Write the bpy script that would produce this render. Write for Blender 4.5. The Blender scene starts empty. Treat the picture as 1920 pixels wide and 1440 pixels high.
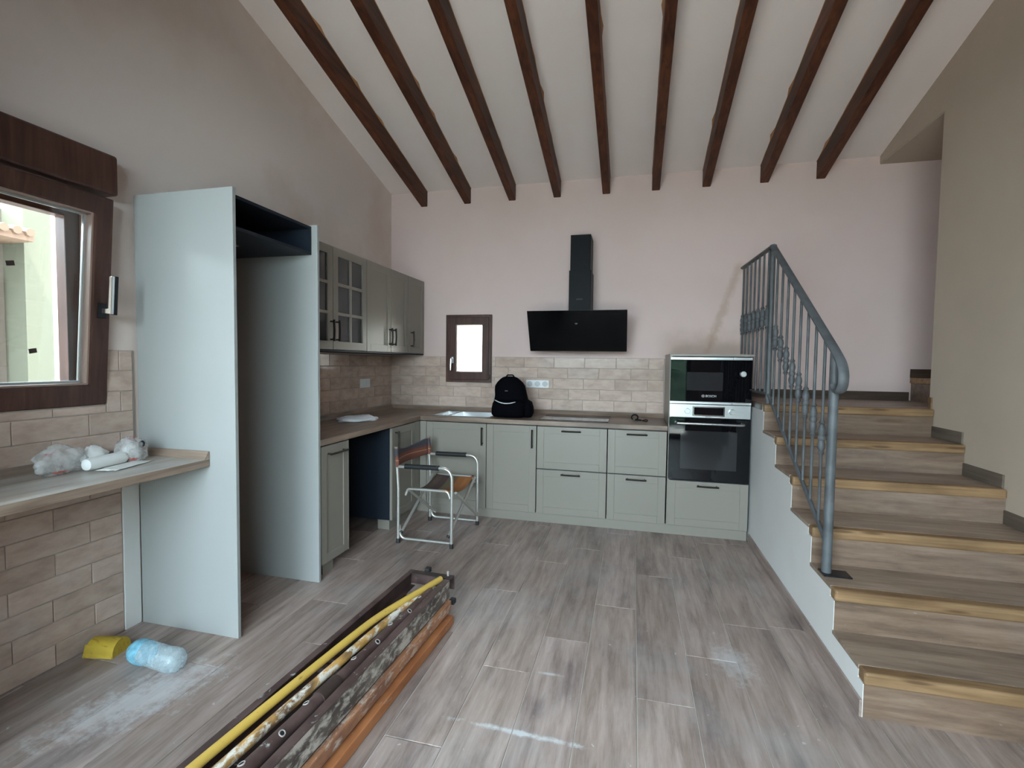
import bpy, bmesh, math, random
from mathutils import Vector, Matrix, noise
random.seed(7)
scene = bpy.context.scene
COL = scene.collection

# ------------------------------------------------------------------ camera
CAMP = Vector((2.4422, -4.5979, 1.3627)); YAW, PIT, ROL, FPX = 13.9896, 2.5847, 0.6937, 909.81
y_, p_, r_ = (math.radians(a) for a in (YAW, PIT, ROL))
fwd = Vector((-math.sin(y_)*math.cos(p_), math.cos(y_)*math.cos(p_), -math.sin(p_)))
rt = Vector((math.cos(y_), math.sin(y_), 0)); up = rt.cross(fwd)
rt2 = rt*math.cos(r_)+up*math.sin(r_); up2 = -rt*math.sin(r_)+up*math.cos(r_)
cam = bpy.data.cameras.new('camera'); cam.sensor_width = 36; cam.lens = FPX/1920*36; cam.clip_start = .02
camo = bpy.data.objects.new('camera', cam); COL.objects.link(camo)
M = Matrix((rt2, up2, -fwd)).transposed().to_4x4(); M.translation = CAMP
camo.matrix_world = M
scene.camera = camo

# ------------------------------------------------------------------ world, daylight, exposure
W = bpy.data.worlds.new('overcast_sky'); scene.world = W; W.use_nodes = True
bg = W.node_tree.nodes['Background']; bg.inputs[0].default_value = (.72, .87, 1.0, 1); bg.inputs[1].default_value = 10.5
vs = scene.view_settings
vs.view_transform = 'Standard'; vs.look = 'None'; vs.gamma = 1; vs.use_curve_mapping = False; vs.exposure = 1.33
scene.cycles.use_denoising = True
scene.cycles.max_bounces = 10; scene.cycles.diffuse_bounces = 6; scene.cycles.transparent_max_bounces = 12
scene.cycles.caustics_reflective = False; scene.cycles.caustics_refractive = False
scene.cycles.sample_clamp_indirect = 6
def portal(name, loc, rot, sx, sy):
    l = bpy.data.lights.new(name, 'AREA'); l.shape = 'RECTANGLE'; l.size = sx; l.size_y = sy; l.cycles.is_portal = True
    o = bpy.data.objects.new(name, l); COL.objects.link(o); o.location = loc; o.rotation_euler = rot
RY = -5.8                                   # inner face of the wall behind the camera
DX0, DX1, DH = .45, 3.45, 2.7             # the glazed terrace door in it
sun = bpy.data.lights.new('sun', 'SUN'); sun.energy = 12; sun.angle = math.radians(1.5); sun.color = (1, .95, .88)
suno = bpy.data.objects.new('sun', sun); COL.objects.link(suno); suno.rotation_euler = Vector((-.10, .34, -.93)).to_track_quat('-Z', 'Y').to_euler(); suno.location = (8, -10, 14)
portal('terrace_door_daylight', ((DX0+DX1)/2, RY-.2, DH/2), (math.radians(90), 0, 0), DX1-DX0, DH)
portal('left_window_daylight', (-.27, -3.29, 1.62), (0, math.radians(-90), 0), .92, .88)
portal('small_window_daylight', (.86, .27, 1.49), (math.radians(-90), 0, 0), .36, .56)

# ------------------------------------------------------------------ materials
def nmat(name):
    m = bpy.data.materials.new(name); m.use_nodes = True
    nt = m.node_tree; b = nt.nodes['Principled BSDF']
    return m, nt, b
def lk(nt, a, b): nt.links.new(a, b)
def nd(nt, t, **k):
    n = nt.nodes.new(t)
    for a, v in k.items():
        if a == 'inp':
            for i, x in v.items(): n.inputs[i].default_value = x
        else: setattr(n, a, v)
    return n
def ramp(nt, fac, stops):
    r = nd(nt, 'ShaderNodeValToRGB'); e = r.color_ramp.elements
    while len(e) < len(stops): e.new(.5)
    for i, (p, c) in enumerate(stops):
        e[i].position = p; e[i].color = (c[0], c[1], c[2], 1) if not isinstance(c, (int, float)) else (c, c, c, 1)
    lk(nt, fac, r.inputs[0]); return r.outputs[0]
def mixc(nt, f, a, b, mode='MIX'):
    m = nd(nt, 'ShaderNodeMix', data_type='RGBA', blend_type=mode)
    for s, v in ((m.inputs[0], f), (m.inputs[6], a), (m.inputs[7], b)):
        if hasattr(v, 'is_linked') or isinstance(v, bpy.types.NodeSocket): lk(nt, v, s)
        elif isinstance(v, tuple): s.default_value = (*v, 1)
        else: s.default_value = v
    return m.outputs[2]
def flat(name, c, rough=.5, metal=0., spec=.5, bump=0, bscale=200, coat=0):
    m, nt, b = nmat(name); b.inputs['Base Color'].default_value = (*c, 1); b.inputs['Roughness'].default_value = rough
    b.inputs['Metallic'].default_value = metal; b.inputs['Specular IOR Level'].default_value = spec
    if coat: b.inputs['Coat Weight'].default_value = coat; b.inputs['Coat Roughness'].default_value = .08
    if bump:
        tc = nd(nt, 'ShaderNodeTexCoord'); n = nd(nt, 'ShaderNodeTexNoise', inp={'Scale': bscale, 'Detail': 4.})
        lk(nt, tc.outputs['Object'], n.inputs['Vector'])
        bp = nd(nt, 'ShaderNodeBump', inp={'Strength': bump, 'Distance': .002}); lk(nt, n.outputs['Fac'], bp.inputs['Height']); lk(nt, bp.outputs[0], b.inputs['Normal'])
    return m
def objcoord(nt, scale, rnd=True):
    tc = nd(nt, 'ShaderNodeTexCoord'); mp = nd(nt, 'ShaderNodeMapping', inp={'Scale': scale})
    src = tc.outputs['Object']
    if rnd:
        oi = nd(nt, 'ShaderNodeObjectInfo'); mu = nd(nt, 'ShaderNodeMath', operation='MULTIPLY', inp={1: 57.}); lk(nt, oi.outputs['Random'], mu.inputs[0])
        cx = nd(nt, 'ShaderNodeCombineXYZ')
        for i in range(3): lk(nt, mu.outputs[0], cx.inputs[i])
        va = nd(nt, 'ShaderNodeVectorMath', operation='ADD'); lk(nt, src, va.inputs[0]); lk(nt, cx.outputs[0], va.inputs[1]); src = va.outputs[0]
    lk(nt, src, mp.inputs['Vector']); return mp.outputs[0]
def plaster(name, c, stain, rough=.9, spots=.5):
    m, nt, b = nmat(name); geo = nd(nt, 'ShaderNodeNewGeometry')
    n1 = nd(nt, 'ShaderNodeTexNoise', inp={'Scale': .9, 'Detail': 5., 'Roughness': .55}); lk(nt, geo.outputs['Position'], n1.inputs['Vector'])
    n2 = nd(nt, 'ShaderNodeTexNoise', inp={'Scale': 55., 'Detail': 4.}); lk(nt, geo.outputs['Position'], n2.inputs['Vector'])
    f = ramp(nt, n1.outputs['Fac'], [(.46, 0.), (.68, spots)])
    col = mixc(nt, f, c, stain); lk(nt, col, b.inputs['Base Color']); b.inputs['Roughness'].default_value = rough; b.inputs['Specular IOR Level'].default_value = .25
    bp = nd(nt, 'ShaderNodeBump', inp={'Strength': .12, 'Distance': .004}); lk(nt, n2.outputs['Fac'], bp.inputs['Height']); lk(nt, bp.outputs[0], b.inputs['Normal'])
    return m
def woodtile(name, axis, dark, mid, light, rough=.42, dust=.35):
    """wood-look porcelain: streaks along axis, cloudy greys, pale building dust"""
    m, nt, b = nmat(name)
    s1 = {'x': (1.2, 14, 14), 'y': (14, 1.2, 14)}[axis]; s2 = {'x': (.9, 3.2, 3.2), 'y': (3.2, .9, 3.2)}[axis]
    n1 = nd(nt, 'ShaderNodeTexNoise', inp={'Scale': 2.0, 'Detail': 9., 'Roughness': .70, 'Distortion': .35}); lk(nt, objcoord(nt, s1), n1.inputs['Vector'])
    n2 = nd(nt, 'ShaderNodeTexNoise', inp={'Scale': 2.1, 'Detail': 5., 'Roughness': .6}); lk(nt, objcoord(nt, s2), n2.inputs['Vector'])
    c1 = ramp(nt, n1.outputs['Fac'], [(.22, dark), (.5, mid), (.78, light)])
    c2 = ramp(nt, n2.outputs['Fac'], [(.30, (.56, .53, .54)), (.44, (.92, .885, .865)), (.56, (1.04, 1.0, .97)), (.70, (1.15, 1.12, 1.14))])
    col = mixc(nt, 1., c1, c2, 'MULTIPLY')
    oi = nd(nt, 'ShaderNodeObjectInfo'); col = mixc(nt, 1., col, ramp(nt, oi.outputs['Random'], [(0, (.86, .83, .81)), (.5, (1, .98, .96)), (1, (1.08, 1.08, 1.10))]), 'MULTIPLY')
    geo = nd(nt, 'ShaderNodeNewGeometry')
    n3 = nd(nt, 'ShaderNodeTexNoise', inp={'Scale': 1.25, 'Detail': 8., 'Roughness': .68}); lk(nt, geo.outputs['Position'], n3.inputs['Vector'])
    f3 = ramp(nt, n3.outputs['Fac'], [(.50, 0.), (.78, dust)])
    col = mixc(nt, f3, col, (.46, .47, .48))
    n4 = nd(nt, 'ShaderNodeTexNoise', inp={'Scale': 34., 'Detail': 2.}); lk(nt, geo.outputs['Position'], n4.inputs['Vector'])
    f4 = ramp(nt, n4.outputs['Fac'], [(.735, 0.), (.76, dust*1.3)])
    col = mixc(nt, f4, col, (.62, .62, .62))
    lk(nt, col, b.inputs['Base Color']); b.inputs['Roughness'].default_value = rough; b.inputs['Specular IOR Level'].default_value = .4
    bp = nd(nt, 'ShaderNodeBump', inp={'Strength': .12, 'Distance': .002}); lk(nt, n1.outputs['Fac'], bp.inputs['Height']); lk(nt, bp.outputs[0], b.inputs['Normal'])
    return m
def wood(name, axis, dark, light, rough=.5, sc=1., knots=False):
    m, nt, b = nmat(name)
    s = {'x': (1., 18, 18), 'y': (18, 1., 18), 'z': (18, 18, 1.)}[axis]
    n1 = nd(nt, 'ShaderNodeTexNoise', inp={'Scale': 2.2*sc, 'Detail': 6., 'Roughness': .6, 'Distortion': .7}); lk(nt, objcoord(nt, s), n1.inputs['Vector'])
    n2 = nd(nt, 'ShaderNodeTexNoise', inp={'Scale': 1.3, 'Detail': 3.}); lk(nt, objcoord(nt, (2, 2, 2)), n2.inputs['Vector'])
    c1 = ramp(nt, n1.outputs['Fac'], [(.3, dark), (.72, light)])
    c2 = ramp(nt, n2.outputs['Fac'], [(.35, .72), (.65, 1.15)])
    col = mixc(nt, 1., c1, c2, 'MULTIPLY')
    if knots:
        v = nd(nt, 'ShaderNodeTexVoronoi', inp={'Scale': 1.1}); lk(nt, objcoord(nt, (3, 22, 22)), v.inputs['Vector'])
        f = ramp(nt, v.outputs['Distance'], [(.10, .85), (.22, 0.)]); col = mixc(nt, f, col, (.09, .045, .02))
    lk(nt, col, b.inputs['Base Color']); b.inputs['Roughness'].default_value = rough; b.inputs['Specular IOR Level'].default_value = .35
    bp = nd(nt, 'ShaderNodeBump', inp={'Strength': .15, 'Distance': .002}); lk(nt, n1.outputs['Fac'], bp.inputs['Height']); lk(nt, bp.outputs[0], b.inputs['Normal'])
    return m
def splatter(name, base, paint, scale, lo, hi, rough=.6, metal=0., base2=None, stretch=(1, 1, 1)):
    """worn painted surface with dried plaster and paint splashes"""
    m, nt, b = nmat(name)
    n1 = nd(nt, 'ShaderNodeTexNoise', inp={'Scale': scale, 'Detail': 6., 'Roughness': .68, 'Distortion': .25}); lk(nt, objcoord(nt, stretch), n1.inputs['Vector'])
    n2 = nd(nt, 'ShaderNodeTexNoise', inp={'Scale': scale*.45, 'Detail': 5.}); lk(nt, objcoord(nt, stretch), n2.inputs['Vector'])
    base2 = base2 or tuple(x*.6 for x in base)
    c = ramp(nt, n2.outputs['Fac'], [(.38, base2), (.58, base)])
    f = ramp(nt, n1.outputs['Fac'], [(lo, 0.), (hi, 1.)])
    col = mixc(nt, f, c, paint); lk(nt, col, b.inputs['Base Color']); b.inputs['Roughness'].default_value = rough; b.inputs['Metallic'].default_value = metal
    bp = nd(nt, 'ShaderNodeBump', inp={'Strength': .4, 'Distance': .003}); lk(nt, n1.outputs['Fac'], bp.inputs['Height']); lk(nt, bp.outputs[0], b.inputs['Normal'])
    return m
def zellige(name):
    m, nt, b = nmat(name)
    n1 = nd(nt, 'ShaderNodeTexNoise', inp={'Scale': 9., 'Detail': 4., 'Roughness': .6}); lk(nt, objcoord(nt, (1, 1, 2.2)), n1.inputs['Vector'])
    n2 = nd(nt, 'ShaderNodeTexNoise', inp={'Scale': 7., 'Detail': 2.}); lk(nt, objcoord(nt, (1, 1, 1)), n2.inputs['Vector'])
    oi = nd(nt, 'ShaderNodeObjectInfo')
    c1 = ramp(nt, n1.outputs['Fac'], [(.3, (.45, .335, .28)), (.5, (.54, .41, .35)), (.7, (.61, .485, .42))])
    c2 = ramp(nt, oi.outputs['Random'], [(0, (.88, .86, .84)), (1, (1.08, 1.07, 1.06))])
    lk(nt, mixc(nt, 1., c1, c2, 'MULTIPLY'), b.inputs['Base Color'])
    b.inputs['Roughness'].default_value = .13; b.inputs['Specular IOR Level'].default_value = .12
    bp = nd(nt, 'ShaderNodeBump', inp={'Strength': .35, 'Distance': .006}); lk(nt, n2.outputs['Fac'], bp.inputs['Height']); lk(nt, bp.outputs[0], b.inputs['Normal'])
    return m
def pane_mat(name, tint=(.97, 1, .99), refl=1.):
    m, nt, b = nmat(name); nt.nodes.remove(b); out = nt.nodes['Material Output']
    t = nd(nt, 'ShaderNodeBsdfTransparent', inp={0: (*tint, 1)}); g = nd(nt, 'ShaderNodeBsdfGlossy', inp={0: (1, 1, 1, 1), 1: .02})
    f = nd(nt, 'ShaderNodeFresnel', inp={0: 1.45}); mu = nd(nt, 'ShaderNodeMath', operation='MULTIPLY', inp={1: refl}); lk(nt, f.outputs[0], mu.inputs[0])
    mx = nd(nt, 'ShaderNodeMixShader'); lk(nt, mu.outputs[0], mx.inputs[0]); lk(nt, t.outputs[0], mx.inputs[1]); lk(nt, g.outputs[0], mx.inputs[2]); lk(nt, mx.outputs[0], out.inputs[0])
    return m
def film_mat(name, tint, c, op, rough=.25):
    """thin crinkled plastic film: part see-through, part milky"""
    m, nt, b = nmat(name); out = nt.nodes['Material Output']
    b.inputs['Base Color'].default_value = (*c, 1); b.inputs['Roughness'].default_value = rough
    t = nd(nt, 'ShaderNodeBsdfTransparent', inp={0: (*tint, 1)}); mx = nd(nt, 'ShaderNodeMixShader')
    n1 = nd(nt, 'ShaderNodeTexNoise', inp={'Scale': 28., 'Detail': 4.}); lk(nt, objcoord(nt, (1, 1, 1)), n1.inputs['Vector'])
    lk(nt, ramp(nt, n1.outputs['Fac'], [(.35, op*.7), (.65, min(1., op*1.4))]), mx.inputs[0]); lk(nt, t.outputs[0], mx.inputs[1]); lk(nt, b.outputs[0], mx.inputs[2]); lk(nt, mx.outputs[0], out.inputs[0])
    bp = nd(nt, 'ShaderNodeBump', inp={'Strength': .6, 'Distance': .004}); lk(nt, n1.outputs['Fac'], bp.inputs['Height']); lk(nt, bp.outputs[0], b.inputs['Normal'])
    return m
def stripes(name, axis, stops):
    m, nt, b = nmat(name); tc = nd(nt, 'ShaderNodeTexCoord'); sp = nd(nt, 'ShaderNodeSeparateXYZ'); lk(nt, tc.outputs['Generated'], sp.inputs[0])
    r = nd(nt, 'ShaderNodeValToRGB'); r.color_ramp.interpolation = 'CONSTANT'; e = r.color_ramp.elements
    while len(e) < len(stops): e.new(.5)
    for i, (p, c) in enumerate(stops): e[i].position = p; e[i].color = (*c, 1)
    lk(nt, sp.outputs['xyz'.index(axis)], r.inputs[0]); lk(nt, r.outputs[0], b.inputs['Base Color']); b.inputs['Roughness'].default_value = .85
    n = nd(nt, 'ShaderNodeTexNoise', inp={'Scale': 260.}); lk(nt, tc.outputs['Object'], n.inputs['Vector'])
    bp = nd(nt, 'ShaderNodeBump', inp={'Strength': .3, 'Distance': .001}); lk(nt, n.outputs['Fac'], bp.inputs['Height']); lk(nt, bp.outputs[0], b.inputs['Normal'])
    return m

MT = {}
MT['wall'] = plaster('off_white_plaster', (.655, .505, .47), (.56, .42, .37), spots=.45)
MT['leftwall'] = plaster('left_wall_plaster', (.75, .635, .59), (.60, .455, .38), spots=.8)
MT['dimwall'] = plaster('dimmed_raw_plaster', (.49, .395, .315), (.41, .325, .255), spots=.5)  # raw plaster tone, darkened for weak bounce light and lens vignetting
MT['ceil'] = plaster('ceiling_plaster', (.79, .69, .665), (.70, .60, .565), spots=.4)
MT['stairwall'] = plaster('white_plaster', (.72, .70, .68), (.62, .58, .54), spots=.5)
MT['beam'] = wood('stained_beam_wood', 'y', (.036, .0105, .005), (.135, .040, .016), rough=.55, sc=.8)
MT['beamseal'] = flat('ochre_sealant', (.36, .17, .075), .8, bump=.4, bscale=120)
MT['floor'] = woodtile('grey_wood_tile', 'y', (.145, .106, .090), (.335, .268, .242), (.47, .40, .378))
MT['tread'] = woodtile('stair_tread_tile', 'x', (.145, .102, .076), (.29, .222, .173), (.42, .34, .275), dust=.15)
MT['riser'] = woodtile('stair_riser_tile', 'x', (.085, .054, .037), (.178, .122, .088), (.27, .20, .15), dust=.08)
MT['grout'] = flat('pale_grout', (.62, .57, .52), .9)
MT['tgrout'] = flat('tile_grout', (.42, .36, .32), .9)
MT['tile'] = zellige('handmade_beige_tile')
MT['nosing'] = wood('pine_nosing', 'x', (.165, .088, .040), (.31, .19, .098), rough=.5, knots=True)
MT['darkskirt'] = wood('dark_skirting_tile', 'x', (.045, .025, .016), (.10, .062, .042), rough=.5)
MT['skirt'] = wood('brown_skirting_tile', 'y', (.085, .062, .046), (.17, .13, .10), rough=.5)
MT['sage'] = flat('sage_green_front', (.252, .224, .190), .34, spec=.4)
MT['sagelit'] = flat('sage_green_panel_lit', (.335, .335, .325), .26, spec=.4)  # lighter copy of the front sage; the panels' stronger light is in the colour
MT['carcass'] = flat('anthracite_carcass', (.014, .018, .027), .5, spec=.2)
MT['inner'] = flat('sage_edge', (.47, .48, .43), .5)
MT['worktop'] = wood('oak_worktop', 'x', (.17, .115, .085), (.33, .24, .185), rough=.38)
MT['worktopy'] = wood('oak_worktop_side_run', 'y', (.17, .115, .085), (.33, .24, .185), rough=.38)
def dusty_lit():
    m = wood('dusty_lit_oak_shelf', 'y', (.20, .14, .105), (.38, .29, .225), rough=.3); nt = m.node_tree; b = nt.nodes['Principled BSDF']
    src = b.inputs['Base Color'].links[0].from_socket; n = nd(nt, 'ShaderNodeTexNoise', inp={'Scale': 3., 'Detail': 6.}); lk(nt, objcoord(nt, (5, .8, 5)), n.inputs['Vector'])
    lk(nt, mixc(nt, ramp(nt, n.outputs['Fac'], [(.35, .25), (.65, .75)]), src, (.58, .56, .52)), b.inputs['Base Color']); return m  # dust film, made paler to carry the window light on the shelf
MT['dustylitshelf'] = dusty_lit()
MT['bronze'] = flat('dark_bronze', (.030, .024, .019), .42, .4, spec=.3)
MT['steel'] = flat('brushed_steel', (.44, .44, .435), .32, 1.)
MT['blackglass'] = flat('black_glass', (.003, .003, .004), .03, spec=.42)
MT['blackmetal'] = flat('black_painted_metal', (.010, .010, .012), .35, spec=.3)
MT['hoodmetal'] = flat('graphite_metal', (.006, .006, .007), .5, spec=.12)
MT['hoodglass'] = flat('hood_black_glass', (.0025, .0025, .003), .08, spec=.25)
MT['cupgrey'] = flat('socket_cup_plastic', (.46, .46, .46), .4)
MT['ovenwin'] = flat('oven_window_glass', (.020, .0205, .022), .06, spec=.6)
MT['greyprint'] = flat('pale_grey_print', (.55, .55, .55), .5)
MT['dimprint'] = flat('dim_grey_print', (.10, .10, .105), .5)
MT['brown'] = wood('brown_window_foil', 'z', (.045, .018, .013), (.095, .042, .030), rough=.42)
MT['bead'] = flat('window_bead', (.33, .22, .18), .35)
MT['seal'] = flat('pale_spacer', (.55, .58, .58), .3, .6)
MT['pane'] = pane_mat('window_glass')
MT['tintpane'] = pane_mat('tinted_window_glass', (.90, .92, .90))
MT['darkpane'] = flat('cabinet_glass', (.035, .038, .04), .07, spec=.6)
MT['chrome'] = flat('chrome', (.8, .8, .8), .12, 1.)
MT['alu'] = flat('aluminium_tube', (.66, .64, .60), .32, .75)
MT['rubber'] = flat('black_rubber', (.012, .012, .013), .6)
MT['rail'] = splatter('blue_grey_iron', (.095, .102, .108), (.34, .36, .37), 26, .70, .76, rough=.55, metal=.0, base2=(.065, .069, .073))
MT['fabricback'] = stripes('striped_back_canvas', 'z', [(0, (.17, .055, .035)), (.20, (.20, .065, .038)), (.30, (.36, .20, .14)), (.34, (.19, .06, .035)), (.48, (.10, .05, .05)), (.58, (.055, .05, .062)), (.90, (.22, .12, .09)), (.95, (.24, .20, .17))])
MT['fabricseat'] = stripes('striped_seat_canvas', 'x', [(0, (.10, .065, .05)), (.22, (.075, .045, .04)), (.40, (.13, .105, .06)), (.58, (.19, .085, .035)), (.64, (.30, .115, .035)), (.82, (.36, .145, .045)), (.92, (.33, .12, .04))])
MT['white'] = flat('white_plastic', (.72, .72, .72), .35)
MT['bag'] = flat('black_nylon', (.0022, .0022, .0036), .9, spec=.05, bump=.3, bscale=500)
MT['reflect'] = flat('reflective_piping', (.62, .62, .64), .4)
MT['whitebag'] = flat('white_plastic_bag', (.70, .69, .71), .35, bump=.2, bscale=60)
MT['film'] = film_mat('clear_crinkled_film', (.93, .93, .93), (.74, .72, .71), .34)
MT['foam'] = flat('white_foam_roll', (.74, .73, .71), .7)
MT['red'] = flat('red_print', (.50, .07, .06), .5)
MT['paper'] = flat('white_paper', (.74, .73, .70), .8)
MT['pet'] = film_mat('clear_pet', (.93, .97, .985), (.62, .72, .76), .30, .08)
MT['petblue'] = film_mat('blue_label_film', (.60, .82, .90), (.26, .58, .72), .62, .2)
MT['bluecap'] = flat('blue_cap', (.20, .50, .66), .4)
MT['yellowpack'] = splatter('yellow_pack', (.50, .34, .03), (.30, .17, .02), 32, .56, .66, base2=(.44, .29, .03), stretch=(.5, 3, 1))
MT['packin'] = flat('grey_pack_inside', (.10, .10, .09), .8)
MT['rust'] = splatter('brown_painted_steel', (.10, .060, .054), (.52, .50, .47), 26, .63, .69, rough=.5, metal=.15, base2=(.05, .027, .024), stretch=(1, .6, 1))
MT['rustdark'] = splatter('dark_brown_steel', (.038, .022, .018), (.34, .30, .26), 18, .68, .73, rough=.6, base2=(.022, .013, .011))
MT['yellowpole'] = splatter('yellow_pole_paint', (.56, .36, .07), (.22, .11, .04), 18, .63, .70, base2=(.52, .33, .075), stretch=(1, .4, 1))
MT['dirtypole'] = splatter('splashed_ochre_pole', (.50, .27, .07), (.66, .60, .52), 34, .48, .58, base2=(.13, .07, .04), stretch=(1, .5, 1))
MT['greysplash'] = splatter('splashed_grey_board', (.15, .12, .10), (.50, .45, .40), 30, .47, .60, base2=(.06, .046, .04), stretch=(1, .45, 1))
MT['orangesplash'] = splatter('splashed_orange_board', (.42, .19, .095), (.56, .44, .36), 30, .50, .62, base2=(.22, .10, .06), stretch=(1, .4, 1))
MT['orange'] = splatter('orange_board', (.44, .17, .065), (.42, .30, .22), 26, .62, .70, base2=(.32, .11, .04), stretch=(1, .4, 1))
MT['hole'] = flat('hole_dark', (.004, .003, .003), .9)
MT['pinrim'] = flat('pin_hole_rim', (.30, .26, .24), .5)
MT['cream'] = plaster('cream_outdoor_render', (.105, .11, .084), (.095, .095, .075))
MT['housewall'] = plaster('pale_house_render', (.12, .11, .097), (.105, .095, .083))
MT['whiteout'] = plaster('pale_outdoor_render', (.62, .59, .54), (.56, .52, .46))
MT['shutter'] = flat('grey_shutter', (.062, .064, .070), .5)
MT['slat'] = flat('pale_louvre', (.13, .14, .12), .5)
MT['terracotta'] = flat('terracotta_tile', (.14, .094, .066), .8, bump=.3, bscale=30)
MT['ground'] = plaster('terrace_paving', (.42, .40, .37), (.33, .31, .28))
def leafy():
    m, nt, b = nmat('hedge_leaves'); n = nd(nt, 'ShaderNodeTexNoise', inp={'Scale': 14., 'Detail': 5.})
    lk(nt, objcoord(nt, (1, 1, 1)), n.inputs['Vector']); lk(nt, ramp(nt, n.outputs['Fac'], [(.35, (.015, .04, .025)), (.65, (.10, .19, .12))]), b.inputs['Base Color']); b.inputs['Roughness'].default_value = .8
    return m
MT['leaf'] = leafy()

# ------------------------------------------------------------------ building kit
WORLD = {}                                        # world position of every object's origin
class MB:
    def __init__(s): s.v = []; s.f = []; s.M = Matrix()
    def add(s, vs, fs):
        o = len(s.v); s.v += [s.M @ Vector(p) for p in vs]; s.f += [tuple(i+o for i in f) for f in fs]; return s
    def box(s, x0, y0, z0, x1, y1, z1):
        return s.add([(x0,y0,z0),(x1,y0,z0),(x1,y1,z0),(x0,y1,z0),(x0,y0,z1),(x1,y0,z1),(x1,y1,z1),(x0,y1,z1)],
                     [(0,3,2,1),(4,5,6,7),(0,1,5,4),(1,2,6,5),(2,3,7,6),(3,0,4,7)])
    def prism(s, poly, axis, a, b):
        """poly: 2-D outline in the two other axes (cyclic order), extruded along axis from a to b"""
        def P(u, v, t): return {'x': (t, u, v), 'y': (u, t, v), 'z': (u, v, t)}[axis]
        n = len(poly)
        return s.add([P(u, v, a) for u, v in poly]+[P(u, v, b) for u, v in poly],
                     [tuple(range(n-1, -1, -1)), tuple(range(n, 2*n))]+[(i, (i+1) % n, n+(i+1) % n, n+i) for i in range(n)])
    def tube(s, pts, r, n=10, sec=None, cap=True):
        """sweep a circle (or a list of radii) along a polyline"""
        pts = [Vector(p) for p in pts]; rs = r if isinstance(r, (list, tuple)) else [r]*len(pts)
        T = []
        for i in range(len(pts)):
            a = pts[max(0, i-1)]; b = pts[min(len(pts)-1, i+1)]; T.append((b-a).normalized())
        ref = Vector((0, 0, 1)) if abs(T[0].z) < .9 else Vector((1, 0, 0))
        N = (ref - T[0]*ref.dot(T[0])).normalized(); V = []; F = []
        for i, p in enumerate(pts):
            if i: N = (N - T[i]*N.dot(T[i])); N = N.normalized() if N.length > 1e-6 else T[i].orthogonal().normalized()
            B = T[i].cross(N)
            for k in range(n):
                a = 2*math.pi*k/n; sx, sy = (1, 1) if sec is None else sec
                V.append(p + N*math.cos(a)*rs[i]*sx + B*math.sin(a)*rs[i]*sy)
        for i in range(len(pts)-1):
            for k in range(n): F.append((i*n+k, i*n+(k+1) % n, (i+1)*n+(k+1) % n, (i+1)*n+k))
        if cap: F.append(tuple(range(n-1, -1, -1))); F.append(tuple((len(pts)-1)*n+k for k in range(n)))
        return s.add(V, F)
    def lathe(s, prof, base, axis=(0, 0, 1), n=16):
        base = Vector(base); ax = Vector(axis).normalized()
        return s.tube([base+ax*h for _, h in prof], [max(r, 1e-4) for r, _ in prof], n)
    def loft(s, rings):
        n = len(rings[0]); V = [p for r in rings for p in r]; F = [tuple(range(n-1, -1, -1)), tuple((len(rings)-1)*n+k for k in range(n))]
        for i in range(len(rings)-1):
            for k in range(n): F.append((i*n+k, i*n+(k+1) % n, (i+1)*n+(k+1) % n, (i+1)*n+k))
        return s.add(V, F)
    def blob(s, c, rad, amp, freq, seed, nu=28, nv=16, floor=None):
        c = Vector(c); V = []; F = []
        for j in range(nv+1):
            th = math.pi*j/nv
            for i in range(nu):
                ph = 2*math.pi*i/nu; d = Vector((math.sin(th)*math.cos(ph), math.sin(th)*math.sin(ph), math.cos(th)))
                k = 1+amp*noise.noise(d*freq+Vector((seed, seed*1.7, 3)))+amp*.6*noise.noise(d*freq*2.3+Vector((seed, 9, seed)))
                p = Vector((c.x+d.x*rad[0]*k, c.y+d.y*rad[1]*k, c.z+d.z*rad[2]*k))
                if floor is not None: p.z = max(p.z, floor+.0005*abs(d.x))
                V.append(p)
        for j in range(nv):
            for i in range(nu): F.append((j*nu+i, (j+1)*nu+i, (j+1)*nu+(i+1) % nu, j*nu+(i+1) % nu))
        return s.add(V, F)
    def build(s, name, mat, parent=None, smooth=False, bevel=0, seg=2, base=False):
        xs = [p.x for p in s.v]; ys = [p.y for p in s.v]; zs = [p.z for p in s.v]
        o = Vector(((min(xs)+max(xs))/2, (min(ys)+max(ys))/2, min(zs) if (base or parent is None) else (min(zs)+max(zs))/2))
        me = bpy.data.meshes.new(name); me.from_pydata([p-o for p in s.v], [], s.f); me.update()
        bm = bmesh.new(); bm.from_mesh(me); bmesh.ops.remove_doubles(bm, verts=bm.verts, dist=1e-6); bmesh.ops.recalc_face_normals(bm, faces=bm.faces); bm.to_mesh(me); bm.free()
        me.materials.append(mat if not isinstance(mat, str) else MT[mat])
        ob = bpy.data.objects.new(name, me); COL.objects.link(ob)
        if parent is not None: ob.parent = parent; ob.location = o-WORLD[parent]
        else: ob.location = o
        WORLD[ob] = o
        if smooth: me.polygons.foreach_set('use_smooth', [True]*len(me.polygons)); 
        if smooth and smooth != 'all':
            me.set_sharp_from_angle(angle=math.radians(40))
        if bevel:
            b = ob.modifiers.new('bevel', 'BEVEL'); b.width = bevel; b.segments = seg; b.limit_method = 'ANGLE'; b.angle_limit = math.radians(35)
        return ob
def empty(name, loc, label=None, cat=None, group=None, kind=None):
    o = bpy.data.objects.new(name, None); o.empty_display_size = .05; COL.objects.link(o); o.location = loc; WORLD[o] = Vector(loc)
    return tag(o, label, cat, group, kind)
def tag(o, label=None, cat=None, group=None, kind=None):
    for k, v in (('label', label), ('category', cat), ('group', group), ('kind', kind)):
        if v: o[k] = v
    return o
def B(x0, y0, z0, x1, y1, z1): return MB().box(x0, y0, z0, x1, y1, z1)
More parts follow.
